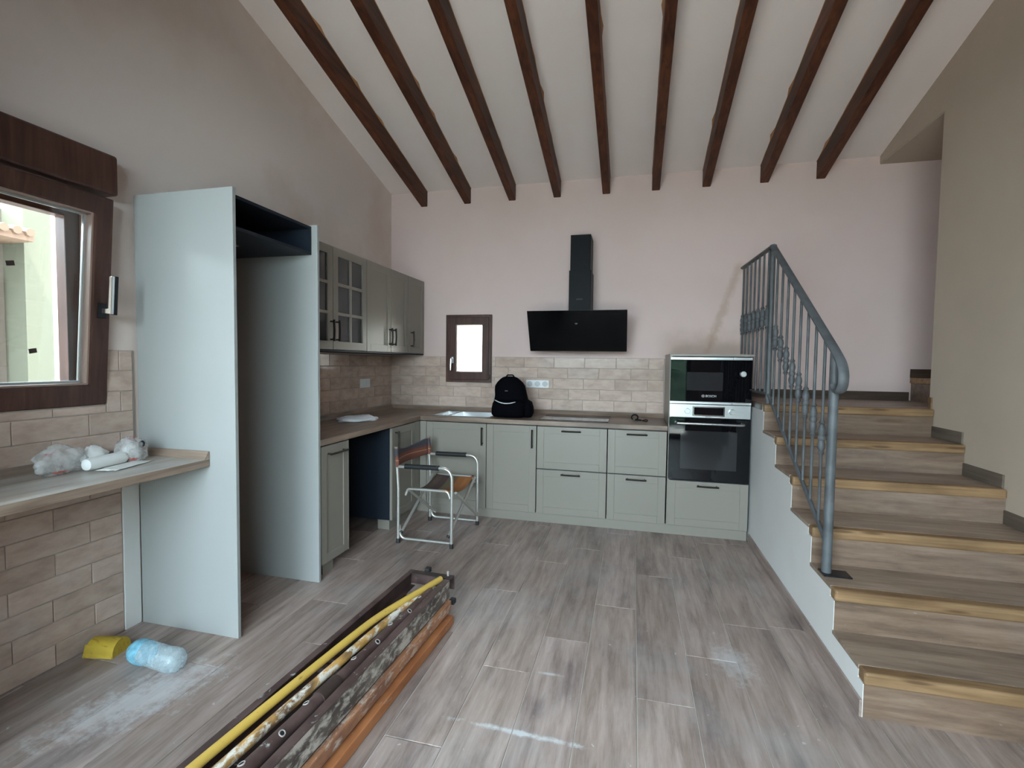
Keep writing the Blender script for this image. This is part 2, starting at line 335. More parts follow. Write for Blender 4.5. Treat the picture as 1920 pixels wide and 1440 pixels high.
def bend(pts, r, n=6):
    """polyline with rounded corners of radius r"""
    pts = [Vector(p) for p in pts]; out = [pts[0]]
    for i in range(1, len(pts)-1):
        a, p, b = pts[i-1], pts[i], pts[i+1]; u = (a-p).normalized(); v = (b-p).normalized()
        rr = min(r, (a-p).length*.48, (b-p).length*.48); s, e = p+u*rr, p+v*rr
        for k in range(n+1):
            t = k/n; out.append(s*(1-t)**2+p*2*t*(1-t)+e*t*t)
    out.append(pts[-1]); return out
def wall_grid(us, vs, hole, axis, a, b):
    """wall between the planes axis=a and axis=b, cells of us x vs, hole(i,j) true where open; one connected mesh"""
    m = MB()
    def P(u, v, t): return {'x': (t, u, v), 'y': (u, t, v)}[axis]
    nu, nv = len(us)-1, len(vs)-1
    solid = lambda i, j: 0 <= i < nu and 0 <= j < nv and not hole(i, j)
    for i in range(nu):
        for j in range(nv):
            if not solid(i, j): continue
            u0, u1, v0, v1 = us[i], us[i+1], vs[j], vs[j+1]
            for t in (a, b): m.add([P(u0,v0,t),P(u1,v0,t),P(u1,v1,t),P(u0,v1,t)], [(0,1,2,3)])
            for di, dj, e in ((-1,0,((u0,v0),(u0,v1))),(1,0,((u1,v0),(u1,v1))),(0,-1,((u0,v0),(u1,v0))),(0,1,((u0,v1),(u1,v1)))):
                if not solid(i+di, j+dj): m.add([P(*e[0],a),P(*e[1],a),P(*e[1],b),P(*e[0],b)], [(0,1,2,3)])
    return m
_pieces = {}
def piece(name, cx, cy, cz, sx, sy, sz, mat, parent, bevel=.002, rot=(0, 0, 0)):
    """one laid tile or plank; alike sizes share mesh data"""
    key = (name, round(sx, 3), round(sy, 3), round(sz, 3), mat)
    if key not in _pieces:
        me = bpy.data.meshes.new(name); bm = bmesh.new(); bmesh.ops.create_cube(bm, size=1)
        bmesh.ops.scale(bm, vec=(sx, sy, sz), verts=bm.verts); bmesh.ops.bevel(bm, geom=bm.edges, offset=min(bevel, min(sx, sy, sz)*.3), segments=1, affect='EDGES')
        bm.to_mesh(me); bm.free(); me.materials.append(MT[mat]); _pieces[key] = me
    ob = bpy.data.objects.new(name, _pieces[key]); COL.objects.link(ob); ob.parent = parent
    ob.location = Vector((cx, cy, cz))-WORLD[parent]; ob.rotation_euler = rot; return ob

# ------------------------------------------------------------------ the room shell
SL, ZC, XR, XS, YE = .2725, 3.061, 4.34, 3.335, -.84      # roof slope, eaves height, right wall, stair wall, end of right wall
XP = 6.3                                                  # far end of the upper passage
ceilz = lambda y: ZC-SL*y
def stained_shaded(m):
    nt = m.node_tree; b = nt.nodes['Principled BSDF']; src = b.inputs['Base Color'].links[0].from_socket
    geo = nd(nt, 'ShaderNodeNewGeometry'); sp = nd(nt, 'ShaderNodeSeparateXYZ'); lk(nt, geo.outputs['Position'], sp.inputs[0])
    def mth(op, a, b_=None, c=None):
        n = nd(nt, 'ShaderNodeMath', operation=op)
        for i, v in enumerate((a, b_, c)):
            if v is None: continue
            if isinstance(v, (int, float)): n.inputs[i].default_value = v
            else: lk(nt, v, n.inputs[i])
        return n.outputs[0]
    def sm(v, a, b_): n = nd(nt, 'ShaderNodeMapRange', interpolation_type='SMOOTHSTEP', inp={1: a, 2: b_, 3: 0., 4: 1.}); lk(nt, v, n.inputs[0]); return n.outputs[0]
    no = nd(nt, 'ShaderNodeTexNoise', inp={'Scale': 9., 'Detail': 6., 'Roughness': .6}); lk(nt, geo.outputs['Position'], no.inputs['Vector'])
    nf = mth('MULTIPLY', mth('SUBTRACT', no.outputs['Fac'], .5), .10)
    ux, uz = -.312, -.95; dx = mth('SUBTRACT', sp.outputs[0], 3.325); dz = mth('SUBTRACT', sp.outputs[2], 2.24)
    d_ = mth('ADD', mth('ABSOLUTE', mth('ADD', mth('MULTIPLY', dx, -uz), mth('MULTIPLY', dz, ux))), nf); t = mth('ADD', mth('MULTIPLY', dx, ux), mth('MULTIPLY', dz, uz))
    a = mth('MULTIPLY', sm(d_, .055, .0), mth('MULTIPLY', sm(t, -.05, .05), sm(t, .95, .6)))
    zt = mth('ADD', sp.outputs[2], mth('MULTIPLY', nf, 2.)); h = mth('MULTIPLY', sm(zt, 1.75, 1.46), mth('MULTIPLY', sm(sp.outputs[0], 2.58, 2.85), sm(sp.outputs[0], 3.5, 3.3)))  # brown patch above the oven tower, part stain, part painted shadow
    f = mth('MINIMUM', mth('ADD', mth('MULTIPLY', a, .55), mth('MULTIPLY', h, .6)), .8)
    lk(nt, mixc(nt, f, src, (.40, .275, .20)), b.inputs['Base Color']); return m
MT['wallback'] = stained_shaded(plaster('back_wall_plaster', (.655, .505, .47), (.56, .42, .37), spots=.45))
def dusted(m):
    nt = m.node_tree; b = nt.nodes['Principled BSDF']; src = b.inputs['Base Color'].links[0].from_socket
    geo = nd(nt, 'ShaderNodeNewGeometry')
    no = nd(nt, 'ShaderNodeTexNoise', inp={'Scale': 16., 'Detail': 9., 'Roughness': .75}); lk(nt, geo.outputs['Position'], no.inputs['Vector'])
    def spot(cx, cy, sx, sy, rot, lo, hi):
        mp = nd(nt, 'ShaderNodeMapping', vector_type='TEXTURE', inp={'Location': (cx, cy, 0), 'Rotation': (0, 0, rot), 'Scale': (sx, sy, 1)}); lk(nt, geo.outputs['Position'], mp.inputs['Vector'])
        ln = nd(nt, 'ShaderNodeVectorMath', operation='LENGTH'); lk(nt, mp.outputs[0], ln.inputs[0])
        ad = nd(nt, 'ShaderNodeMath', operation='MULTIPLY_ADD', inp={1: -3.4, 2: 1.7}); lk(nt, no.outputs['Fac'], ad.inputs[0])
        su = nd(nt, 'ShaderNodeMath', operation='ADD'); lk(nt, ln.outputs['Value'], su.inputs[0]); lk(nt, ad.outputs[0], su.inputs[1])
        return ramp(nt, su.outputs[0], [(.25, hi), (1., lo)])
    col = src
    for a in ((.56, -3.13, .16, .34, -.45, 0., .55), (2.05, -2.913, .26, .016, -.02, 0., .8), (1.15, -2.95, .10, .02, .2, 0., .5), (2.92, -2.25, .10, .16, .2, 0., .4), (2.12, -2.55, .07, .012, 0, 0., .6)):
        col = mixc(nt, spot(*a), col, (.60, .61, .62))
    lk(nt, col, b.inputs['Base Color'])
dusted(MT['floor'])
floor = B(-.25, RY-.25, -.12, XR+.25, .25, -.004).build('floor', 'grout'); tag(floor, 'grey wood-look tiled kitchen floor', kind='structure')
PW, PL, G = .2237, 1.2, .0035
endoff = {7: -3.075, 8: -1.41, 9: -1.047, 6: -2.268, 5: -2.567, 10: -1.903, 4: -1.85, 2: -3.197, 3: -2.35, 1: -2.62}
x0 = 2.4875-PW*8
for k in range(-4, 16):
    a, b = x0+PW*k, x0+PW*(k+1); a, b = max(a, 0), min(b, XR)
    if b-a < .02: continue
    e = endoff.get(k, -.4-random.random()*1.2); e += PL*math.ceil((0-e)/PL); y1 = 0
    cut = sorted([y for y in (e-PL*i for i in range(9)) if RY < y < 0], reverse=True)+[RY]
    for c in cut:
        if a >= XS-.02 and c > -2.3: y1 = c; continue           # under the stairs
        yy1 = y1 if a < XS-.02 else min(y1, -2.3)
        piece('plank', (a+b)/2, (yy1+c)/2, -.003, b-a-G, yy1-c-G, .006, 'floor', floor, .0012); y1 = c

wl = wall_grid([RY-.25, -3.71, -2.87, .25], [-.1, 1.17, 2.06, 5.2], lambda i, j: i == 1 and j == 1, 'x', -.25, 0).build('wall_left', 'leftwall'); tag(wl, 'plastered left wall with tiled lower band and tilted window', kind='structure')
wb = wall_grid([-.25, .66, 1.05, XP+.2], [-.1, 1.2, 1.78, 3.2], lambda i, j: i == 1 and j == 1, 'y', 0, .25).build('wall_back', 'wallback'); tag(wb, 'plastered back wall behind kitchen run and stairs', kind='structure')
wr = MB().prism([(RY-.25, -.1), (YE, -.1), (YE, 3.005), (.0, 3.005), (.0, 3.3), (RY-.25, 5.2)], 'x', XR, XR+.22).build('wall_right', 'dimwall'); tag(wr, 'plastered right wall beside the stairs', kind='structure')
wf = wall_grid([-.25, DX0, DX1, XR+.25], [-.1, .0, DH, 5.2], lambda i, j: i == 1 and j == 1, 'y', RY-.25, RY).build('wall_front', 'wall'); tag(wf, 'wall with terrace door behind the viewer', kind='structure')
ce = MB().prism([(.25, ceilz(.25)), (RY-.25, ceilz(RY-.25)), (RY-.25, ceilz(RY-.25)+.25), (.25, ceilz(.25)+.25)], 'x', -.25, XR+.25).build('ceiling', 'ceil'); tag(ce, 'sloping plastered ceiling between beams', kind='structure')
pi = MB().prism([(-4.15, -.0), (-3.95, -.0), (-3.95, ceilz(-3.95)+.02), (-4.15, ceilz(-4.15)+.02)], 'x', 0, .42).build('wall_shade_pier', 'wall'); tag(pi, 'unseen short plastered return wall, added to shade the left side', kind='structure')  # out-of-view pier, added and sized to darken the left wall and floor
pc = B(XR+.004, YE+.0005, 2.996, XP+.2, .1, 3.2).build('ceiling_passage', 'dimwall'); tag(pc, 'flat ceiling over the upper stair passage', kind='structure')  # darker plaster colour stands in for the shade on this ceiling
wp = B(XR+.1, YE-.2, -.1, XP+.2, YE-.002, 3.05).build('wall_passage', 'wall'); tag(wp, 'front wall of upper stair passage', kind='structure')
we = B(XP, YE-.1, -.1, XP+.2, .05, 3.05).build('wall_passage_end', 'wall'); tag(we, 'end wall of upper stair passage', kind='structure')
# soffit of the opening is the underside of the wall above it: close it to the passage ceiling
# ceiling beams
names9 = ['leftmost dark brown ceiling beam, nearest the left wall', 'second dark brown ceiling beam from the left', 'third dark brown ceiling beam from the left',
          'fourth dark brown ceiling beam, ending above the small window side of the hood', 'fifth, middle dark brown ceiling beam, running straight above the hood', 'sixth dark brown ceiling beam, just right of the hood chimney',
          'seventh dark brown ceiling beam, above the oven tower', 'eighth dark brown ceiling beam, above the stair railing', 'rightmost dark brown ceiling beam, nearest the right wall']
for i, bx in enumerate((.366, .825, 1.278, 1.714, 2.167, 2.603, 3.028, 3.490, 3.917)):
    m = MB().prism([(.0, 2.912), (RY, 2.912-SL*RY), (RY, 3.075-SL*RY), (.0, 3.075)], 'x', bx-.034, bx+.034)
    r = empty('ceiling_beam', (bx, 0, 2.9), names9[i], 'beam', 'exposed ceiling beams')
    m.build('timber', 'beam', r, bevel=.006)
    # ragged ochre sealant line where the timber meets the plaster
    rng = random.Random(i*13+1)
    for sd in (-1, 1):
        v = []; n = 60
        for k in range(n+1):
            y = -.0+RY*.75*k/n; z = ceilz(y); w = .002+.007*max(0, noise.noise(Vector((k*.7, i*5+sd, 2))))+(.012 if rng.random() > .93 else 0)
            v += [(bx+sd*.034, y, z-.001), (bx+sd*(.034+w), y, z-.001), (bx+sd*.034, y, z-.006-w*.5)]
        f = []
        for k in range(n):
            for a in range(3): f.append((3*k+a, 3*k+(a+1) % 3, 3*k+3+(a+1) % 3, 3*k+3+a))
        MB().add(v, f+[(0, 1, 2), (3*n, 3*n+2, 3*n+1)]).build('sealant_line', 'beamseal', r)
    if i == 0: MB().blob((.285, -1.12, ceilz(-1.12)-.012), (.035, .025, .018), .3, 2, 4, 14, 8).build('sealant_lump', 'beamseal', r, smooth='all')

# ------------------------------------------------------------------ wall tiles
def tiles(parent, axis, u0, u1, rows, joint, skip=None, pitch=.29, th=.009, sgn=1):
    """rows: list of (z0,z1); axis 'y' wall at y=0 (u=x), axis 'x' wall at x=0 (u=y)"""
    for ri, (z0, z1) in enumerate(rows):
        off = joint+(pitch/2 if ri % 2 else 0)+random.uniform(-.008, .008); k = math.floor((u0-off)/pitch); 
        while off+k*pitch < u1-.005:
            a, b = max(u0, off+k*pitch), min(u1, off+(k+1)*pitch); k += 1
            if b-a < .012: continue
            segs = [(a, b)]
            if skip:
                segs = skip(a, b, z0, z1)
            for (a_, b_, za, zb) in [(s if len(s) == 4 else (*s, z0, z1)) for s in segs]:
                if b_-a_ < .012 or zb-za < .012: continue
                g = .003; j = lambda: random.uniform(-.0045, .0045)
                if axis == 'y': piece('tile', (a_+b_)/2, -th/2, (za+zb)/2, b_-a_-g, th, zb-za-g, 'tile', parent, .0025, (j(), j()*.4, j()))
                else: piece('tile', th/2, (a_+b_)/2, (za+zb)/2, th, b_-a_-g, zb-za-g, 'tile', parent, .0025, (j()*.4, j(), j()))
rows5 = [(1.412-.1*(i+1), 1.412-.1*i) for i in range(5)]
def skipwin(a, b, z0, z1):
    X0, X1, Z0 = .612, 1.093, 1.152
    if z1 <= Z0 or b <= X0 or a >= X1: return [(a, b)]
    out = []
    if a < X0: out.append((a, X0, z0, z1))
    if b > X1: out.append((X1, b, z0, z1))
    if z0 < Z0: out.append((max(a, X0), min(b, X1), z0, Z0))
    return out
wall_grid([0, .62, 1.085, 2.72], [.90, 1.16, 1.412], lambda i, j: i == 1 and j == 1, 'y', -.0045, 0).build('grout_bed', 'tgrout', wb)
MB().box(0, -2.03, .90, .0045, -.009, 1.412).build('grout_bed', 'tgrout', wl)
MB().box(0, -3.94, 0, .0045, -2.69, 1.137).build('grout_bed', 'tgrout', wl)
tiles(wb, 'y', .004, 2.716, rows5, 1.992-.29*6, skipwin)
tiles(wl, 'x', -2.03, -.011, rows5, -.20)
MB().box(0, -2.829, 1.137, .0045, -2.69, 1.397).build('grout_bed', 'tgrout', wl)
lrows = [(1.397-.1*(i+1), 1.397-.1*i) for i in range(5)]
def skipl(a, b, z0, z1):
    if z1 <= 1.135 or a >= -2.828: return [(a, b)]
    out = []
    if b > -2.826: out.append((-2.826, b, z0, z1))
    if z0 < 1.135: out.append((a, min(b, -2.828), z0, 1.135))
    return out
tiles(wl, 'x', -3.94, -2.698, lrows, -2.758, skipl)
low = [(.80-.1*(i+1), .80-.1*i) for i in range(8)]
tiles(wl, 'x', -3.94, -2.766, low, -2.905, pitch=.315)
B(0, -2.764, 0, .012, -2.6805, .845).build('plaster_strip', 'stairwall', wl, bevel=.003)

# ------------------------------------------------------------------ windows
w1 = empty('window_1', (0, -3.43, 1.13), 'brown tilted window open inwards at the top on left wall', kind='structure')
wall_frame = wall_grid([-3.72, -3.65, -2.93, -2.86], [1.16, 1.235, 2.0, 2.07], lambda i, j: i == 1 and j == 1, 'x', -.13, -.07); wall_frame.build('window_frame', 'brown', w1, bevel=.004)
TILT = math.radians(4.6)
Ms = Matrix.Translation((0, 0, 1.14)) @ Matrix.Rotation(TILT, 4, 'Y')
m = wall_grid([-3.75, -3.665, -2.905, -2.828], [0, .095, .875, .955], lambda i, j: i == 1 and j == 1, 'x', -.055, .012); m.v = [Ms @ p for p in m.v]
sash = m.build('sash', 'brown', w1, bevel=.005)
m = wall_grid([-3.667, -3.657, -2.913, -2.903], [.093, .103, .867, .877], lambda i, j: i == 1 and j == 1, 'x', -.035, .002); m.v = [Ms @ p for p in m.v]; m.build('glazing_bead', 'bead', sash, bevel=.002)
m = wall_grid([-3.66, -3.65, -2.922, -2.912], [.10, .112, .858, .87], lambda i, j: i == 1 and j == 1, 'x', -.045, -.034); m.v = [Ms @ p for p in m.v]; m.build('spacer_bar', 'seal', sash)
m = MB(); m.M = Ms; m.box(-.042, -3.655, .105, -.036, -2.917, .865); m.build('pane', 'tintpane', sash)
for (py, pz) in ((-3.183, .594), (-3.0995, .244)):
    m = MB(); m.M = Ms @ Matrix.Translation((-.0335, py, pz)) @ Matrix.Rotation(math.radians(12), 4, 'X'); m.box(0, -.014, -.010, .0008, .014, .010); m.build('sticker', 'rust', sash)
m = MB(); m.M = Ms; m.box(.012, -2.885, .405, .020, -2.848, .475); pl = m.build('handle_plate', 'blackmetal', sash, bevel=.003)
m = MB(); m.M = Ms; m.prism([(.020, .428), (.082, .428), (.082, .600), (.064, .600), (.064, .452), (.020, .452)], 'y', -2.876, -2.862); m.build('handle', 'chrome', sash, bevel=.002)
m = MB(); m.M = Ms; m.box(.060, -2.8615, .425, .083, -2.846, .602); m.build('handle_grip', 'blackmetal', sash, bevel=.003)
bx = MB().box(0, -3.78, 2.112, .09, -2.806, 2.295).build('roller_shutter_box', 'brown', None, bevel=.012, seg=3); tag(bx, 'brown roller shutter box above the tilted left window', 'shutter box')

w2 = empty('window_2', (.85, 0, 1.15), 'small brown kitchen window with bright pane beside backpack', kind='structure')
wall_grid([.614, .668, 1.036, 1.090], [1.157, 1.21, 1.772, 1.826], lambda i, j: i == 1 and j == 1, 'y', -.022, .06).build('window_frame', 'brown', w2, bevel=.003)
s2 = wall_grid([.640, .722, .999, 1.064], [1.183, 1.258, 1.730, 1.80], lambda i, j: i == 1 and j == 1, 'y', -.036, .02).build('sash', 'brown', w2, bevel=.004)
wall_grid([.721, .730, .992, 1.0], [1.257, 1.266, 1.722, 1.731], lambda i, j: i == 1 and j == 1, 'y', -.02, .02).build('glazing_bead', 'bead', s2)
B(.725, .0, 1.26, .997, .006, 1.729).build('pane', 'pane', s2)
B(.675, -.043, 1.345, .70, -.036, 1.41).build('handle_plate', 'steel', s2, bevel=.002)
MB().tube(bend([(.688, -.04, 1.395), (.688, -.075, 1.395), (.686, -.078, 1.275)], .01), .0085, 8).build('handle', 'chrome', s2, smooth=True)
for hz in (1.215, 1.765): MB().lathe([(.008, 0), (.008, .045)], (1.072, -.032, hz-.02), n=10).build('hinge', 'brown', w2, smooth=True)

# terrace door behind the viewer
d1 = empty('door_1', ((DX0+DX1)/2, RY, 0), 'wide glazed terrace door behind the viewer', kind='structure')
xm = (DX0+DX1)/2
for k, (a, b) in enumerate(((DX0, xm+.03), (xm-.03, DX1))):
    yy = RY-.10-.05*k
    lf = wall_grid([a, a+.07, b-.07, b], [0.0, .09, DH-.07, DH], lambda i, j: i == 1 and j == 1, 'y', yy-.02, yy+.02).build('door_leaf', 'brown', d1, bevel=.003)
    B(a+.06, yy-.004, .08, b-.06, yy+.004, DH-.06).build('pane', 'pane', lf)

# ------------------------------------------------------------------ outdoors
gr = B(-14, -18, -.4, 16, 8, -.14).build('ground', 'ground'); tag(gr, 'paved ground outside the house', kind='structure')
def hedge(x0, x1, y, h, label, seed):
    m = MB(); n = max(12, int((x1-x0)*5)); nz = 16; V = []
    for j in range(nz+1):
        for i in range(n):
            x = x0+(x1-x0)*i/(n-1); z = -.14+h*j/nz; t = j/nz
            V.append((x, y+.30*noise.noise(Vector((x*2, z*2, seed)))+.16*noise.noise(Vector((x*6, z*6, seed+4)))-.5*max(0, t-.85)*4*.3, z+(.25*noise.noise(Vector((x*3, 0, seed))) if j > nz-3 else 0)))
    F = [(j*n+i, j*n+i+1, (j+1)*n+i+1, (j+1)*n+i) for j in range(nz) for i in range(n-1)]
    N = len(V); V += [(p[0], y-1.0, p[2]) for p in V]
    F += [(N+j*n+i+1, N+j*n+i, N+(j+1)*n+i, N+(j+1)*n+i+1) for j in range(nz) for i in range(n-1)]
    F += [(nz*n+i, nz*n+i+1, N+nz*n+i+1, N+nz*n+i) for i in range(n-1)]+[(i+1, i, N+i, N+i+1) for i in range(n-1)]
    F += [(j*n, (j+1)*n, N+(j+1)*n, N+j*n) for j in range(nz)]+[((j+1)*n+n-1, j*n+n-1, N+j*n+n-1, N+(j+1)*n+n-1) for j in range(nz)]
    o = m.add(V, F).build('hedge', 'leaf', smooth='all'); return tag(o, label, 'hedge', 'garden hedges')
hedge(-7, 2.8, -15, 1.5, 'low clipped hedge at the far end of the garden', 1)
hedge(2.7, 11, -9.2, 2.0, 'tall dense green hedge beside the terrace', 7)
nh = empty('neighbour_house', (-2.9, -2, -.14), 'pale neighbouring house seen through the tilted left window', 'house')
B(-3.3, -6, -.14, -2.75, -1.5, 2.6).build('house_wall', 'housewall', nh)
B(-2.9, -1.62, -.14, -2.5, -1.26, 2.75).build('pillar', 'cream', nh)
sh = B(-2.75, -2.9, -.1, -2.70, -1.70, 2.02).build('shutter', 'shutter', nh)
for i in range(14):
    m = MB(); m.M = Matrix.Translation((-2.69, -2.28, 1.50+i*.045-.15)) @ Matrix.Rotation(.5, 4, 'Y'); m.box(-.004, -.42, -.016, .004, .42, .016); m.build('louvre_slat', 'slat', sh)
ev = B(-2.8, -5.5, 2.30, -2.35, -1.64, 2.36).build('eave', 'terracotta', nh)
for i in range(30):
    MB().tube([(-2.80, -1.68-i*.085, 2.43), (-2.32, -1.68-i*.085, 2.365)], .032, 8).build('roof_tile', 'terracotta', ev, smooth=True)
nb2 = B(-4, 4.4, -.14, 5.0, 4.7, 4.2).build('garden_wall', 'whiteout'); tag(nb2, 'pale garden wall outside the small kitchen window', 'wall')

# ------------------------------------------------------------------ kitchen units
ZW, ZP, WT = .8735, .085, .038                    # worktop height, plinth height, worktop thickness
def frame(o, U, V, Wd):
    m = Matrix((Vector(U), Vector(V), Vector(Wd))).transposed().to_4x4(); m.translation = Vector(o); return m
FB = lambda x, z, y=-.58: frame((x, y, z), (1, 0, 0), (0, 0, 1), (0, -1, 0))      # fronts of the back run face the room
FL = lambda y, z, x=.58: frame((x, y, z), (0, 1, 0), (0, 0, 1), (1, 0, 0))        # fronts of the left run
def shaker(F, w, h, parent, name='door', st=.062, t=.021, rec=.006, mat='sage'):
    """framed front: a panel board with two stiles and two rails standing proud of it"""
    a = .0018; g = .0004; m = MB(); m.M = F; d = m.box(a, a, 0, w-a, h-a, t-rec).build(name, mat, parent)
    for nm, u0, v0, u1, v1 in (('stile', a, a, st, h-a), ('stile', w-st, a, w-a, h-a), ('rail', st+g, a, w-st-g, st), ('rail', st+g, h-st, w-st-g, h-a)):
        m = MB(); m.M = F; m.box(u0, v0, t-rec, u1, v1, t).build(nm, mat, d, bevel=.0013, seg=1)
    return d
def handle(F, u, v, L, vert, parent, t=.021, r=.0055, out=.03):
    d = Vector((0, 1, 0)) if vert else Vector((1, 0, 0)); c = Vector((u, v, t)); wv = Vector((0, 0, out))
    a, b = c-d*L*.42, c+d*L*.42; m = MB(); m.M = F
    m.tube(bend([a, a+wv*.8, a+wv+d*.02, c+wv*1.12, b+wv-d*.02, b+wv*.8, b], .012, 4), r, 8, sec=(1, 1)); h = m.build('handle', 'bronze', parent, smooth=True)
    m = MB(); m.M = F; m.tube([c-d*L*.5+wv, c+wv*1.12, c+d*L*.5+wv], r*1.5, 8, sec=(1, .8)); m.build('handle_bar', 'bronze', parent, smooth=True); return h
def carcass(x0, y0, z0, x1, y1, z1, parent, mat='carcass'): return B(x0, y0, z0, x1, y1, z1).build('body', mat, parent)

# back run
DT = .828
def unit_back(name, x0, x1, label, cat, kind, group='base cabinets of the back run'):
    r = empty(name, ((x0+x1)/2, -.3, 0), label, cat, group); carcass(x0+.001, -.578, ZP, x1-.001, -.02, ZW-WT-.002, r)
    w = x1-x0
    if kind == 'door':
        F = FB(x0, ZP); d = shaker(F, w, DT-ZP, r); handle(F, w-.034, .635, .155, True, d)
    else:
        for z0, z1 in ((ZP, .464), (.468, DT)):
            F = FB(x0, z0); d = shaker(F, w, z1-z0, r, 'drawer_front', st=.06); handle(F, w/2, z1-z0-.032, .16, False, d)
    return r
unit_back('sink_cabinet', .665, 1.222, 'sage green sink base cabinet with one door under the sink', 'cabinet', 'door')
unit_back('base_cabinet', 1.224, 1.664, 'narrow sage green base cabinet with one door below the backpack', 'cabinet', 'door')
unit_back('drawer_cabinet', 1.668, 2.250, 'wide sage green two-drawer cabinet under the hob', 'cabinet', 'drawer')
unit_back('drawer_cabinet', 2.254, 2.714, 'narrow sage green two-drawer cabinet beside the oven tower', 'cabinet', 'drawer')
pb = MB().box(.56, -.565, 0, 3.322, -.549, ZP-.002).build('plinth_board', 'sage', bevel=.002); tag(pb, 'long sage green plinth board along the back run at floor level', 'plinth', 'kitchen plinths')

# left run
c1 = empty('pull_out_cabinet', (.3, -1.87, 0), 'slim sage green cabinet with curved handle beside the fridge housing', 'cabinet', 'base cabinets of the left run')
carcass(.02, -2.018, ZP, .578, -1.728, ZW-WT-.002, c1)
F = FL(-2.018, ZP); d = shaker(F, .291, DT-ZP, c1, st=.055); handle(F, .150, .69, .19, False, d)
B(.02, -1.729, ZP, .602, -1.723, DT).build('side_panel', 'sage', c1)
p1 = B(.545, -1.955, 0, .562, -1.845, ZP-.002).build('plinth_piece', 'sage', None, bevel=.001); tag(p1, 'short loose plinth piece under the slim pull-out cabinet', 'plinth', 'kitchen plinths')
c2 = empty('corner_cabinet', (.3, -.86, 0), 'sage green corner base cabinet behind the folding chair, with dark side', 'cabinet', 'base cabinets of the left run')
carcass(.02, -1.115, ZP, .578, -.02, ZW-WT-.002, c2)
F = FL(-1.118, ZP); d = shaker(F, .42, DT-ZP, c2); handle(F, .055, .635, .155, True, d)
B(.58, -.695, ZP, .600, -.602, DT).build('filler_strip', 'sage', c2, bevel=.001)
B(.602, -.600, ZP, .662, -.582, DT).build('filler_strip', 'sage', c2, bevel=.001)
p2 = MB().prism([(.562, -1.09), (.562, -.56), (.546, -.56), (.546, -1.074), (.46, -1.074), (.46, -1.09)], 'z', 0, ZP-.002).build('plinth_return', 'sage'); tag(p2, 'L-shaped plinth under the corner cabinet beside the dishwasher gap', 'plinth', 'kitchen plinths')
bk = B(.012, -1.722, 0, .02, -1.118, .80).build('gap_back_board', 'carcass'); tag(bk, 'dark board at the back of the empty dishwasher gap', 'board')

# worktop: two runs and upstands, with a cut-out for the sink
wt = empty('worktop', (1.2, -.3, ZW-WT), 'oak-look L-shaped kitchen worktop', 'worktop')
SX0, SX1, SY0, SY1 = .685, 1.235, -.535, -.105
m = MB(); us, vs_ = [.61, SX0+.01, SX1-.01, 2.718], [-.612, SY0+.01, SY1-.01, -.002]
def slab_grid(us, vs, hole, z0, z1):
    m = MB(); nu, nv = len(us)-1, len(vs)-1; sol = lambda i, j: 0 <= i < nu and 0 <= j < nv and not hole(i, j)
    for i in range(nu):
        for j in range(nv):
            if not sol(i, j): continue
            a, b, c, e = us[i], us[i+1], vs[j], vs[j+1]
            for t in (z0, z1): m.add([(a, c, t), (b, c, t), (b, e, t), (a, e, t)], [(0, 1, 2, 3)])
            for di, dj, p, q in ((-1, 0, (a, c), (a, e)), (1, 0, (b, c), (b, e)), (0, -1, (a, c), (b, c)), (0, 1, (a, e), (b, e))):
                if not sol(i+di, j+dj): m.add([(*p, z0), (*q, z0), (*q, z1), (*p, z1)], [(0, 1, 2, 3)])
    return m
slab_grid(us, vs_, lambda i, j: i == 1 and j == 1, ZW-WT, ZW).build('slab', 'worktop', wt, bevel=.002)
B(.002, -2.032, ZW-WT, .608, -.002, ZW).build('slab', 'worktopy', wt, bevel=.002)
MB().prism([(0-.012, ZW), (-.040, ZW), (-.018, ZW+.036), (-.012, ZW+.036)], 'x', .012, 2.718).build('upstand', 'worktop', wt)
MB().prism([(.012, ZW), (.040, ZW), (.018, ZW+.036), (.012, ZW+.036)], 'y', -2.03, -.012).build('upstand', 'worktopy', wt)

# sink
sk = empty('kitchen_sink', (.96, -.32, ZW-.17), 'stainless steel inset sink with small and large bowl', 'sink')
RZ = ZW+.003
rim = slab_grid([SX0, .70, .828, .85, SX1-.015, SX1], [SY0, SY0+.015, SY1-.05, SY1], lambda i, j: j == 1 and i in (1, 3), ZW+.0005, RZ).build('rim', 'steel', sk, bevel=.001)
for a, b, dpt in ((.70, .828, .10), (.85, SX1-.015, .17)):
    m = MB(); y0, y1 = SY0+.015, SY1-.05; s = .018
    top = [(a, y0), (b, y0), (b, y1), (a, y1)]; bt = [(a+s, y0+s), (b-s, y0+s), (b-s, y1-s), (a+s, y1-s)]
    m.add([(u, v, RZ) for u, v in top]+[(u, v, ZW-dpt) for u, v in bt], [(k, (k+1) % 4, 4+(k+1) % 4, 4+k) for k in range(4)]+[(4, 5, 6, 7)])
    bo = m.build('bowl', 'steel', sk); MB().lathe([(.035, 0), (.035, .003), (.02, .004)], ((a+b)/2, (y0+y1)/2+.03, ZW-dpt), n=18).build('drain', 'blackmetal', bo, smooth=True)
# hob
hb = B(1.675, -.540, ZW+.0003, 2.252, -.075, ZW+.006).build('induction_hob', 'blackglass', bevel=.0015); tag(hb, 'flat black glass hob set into the worktop right of the backpack', 'hob')

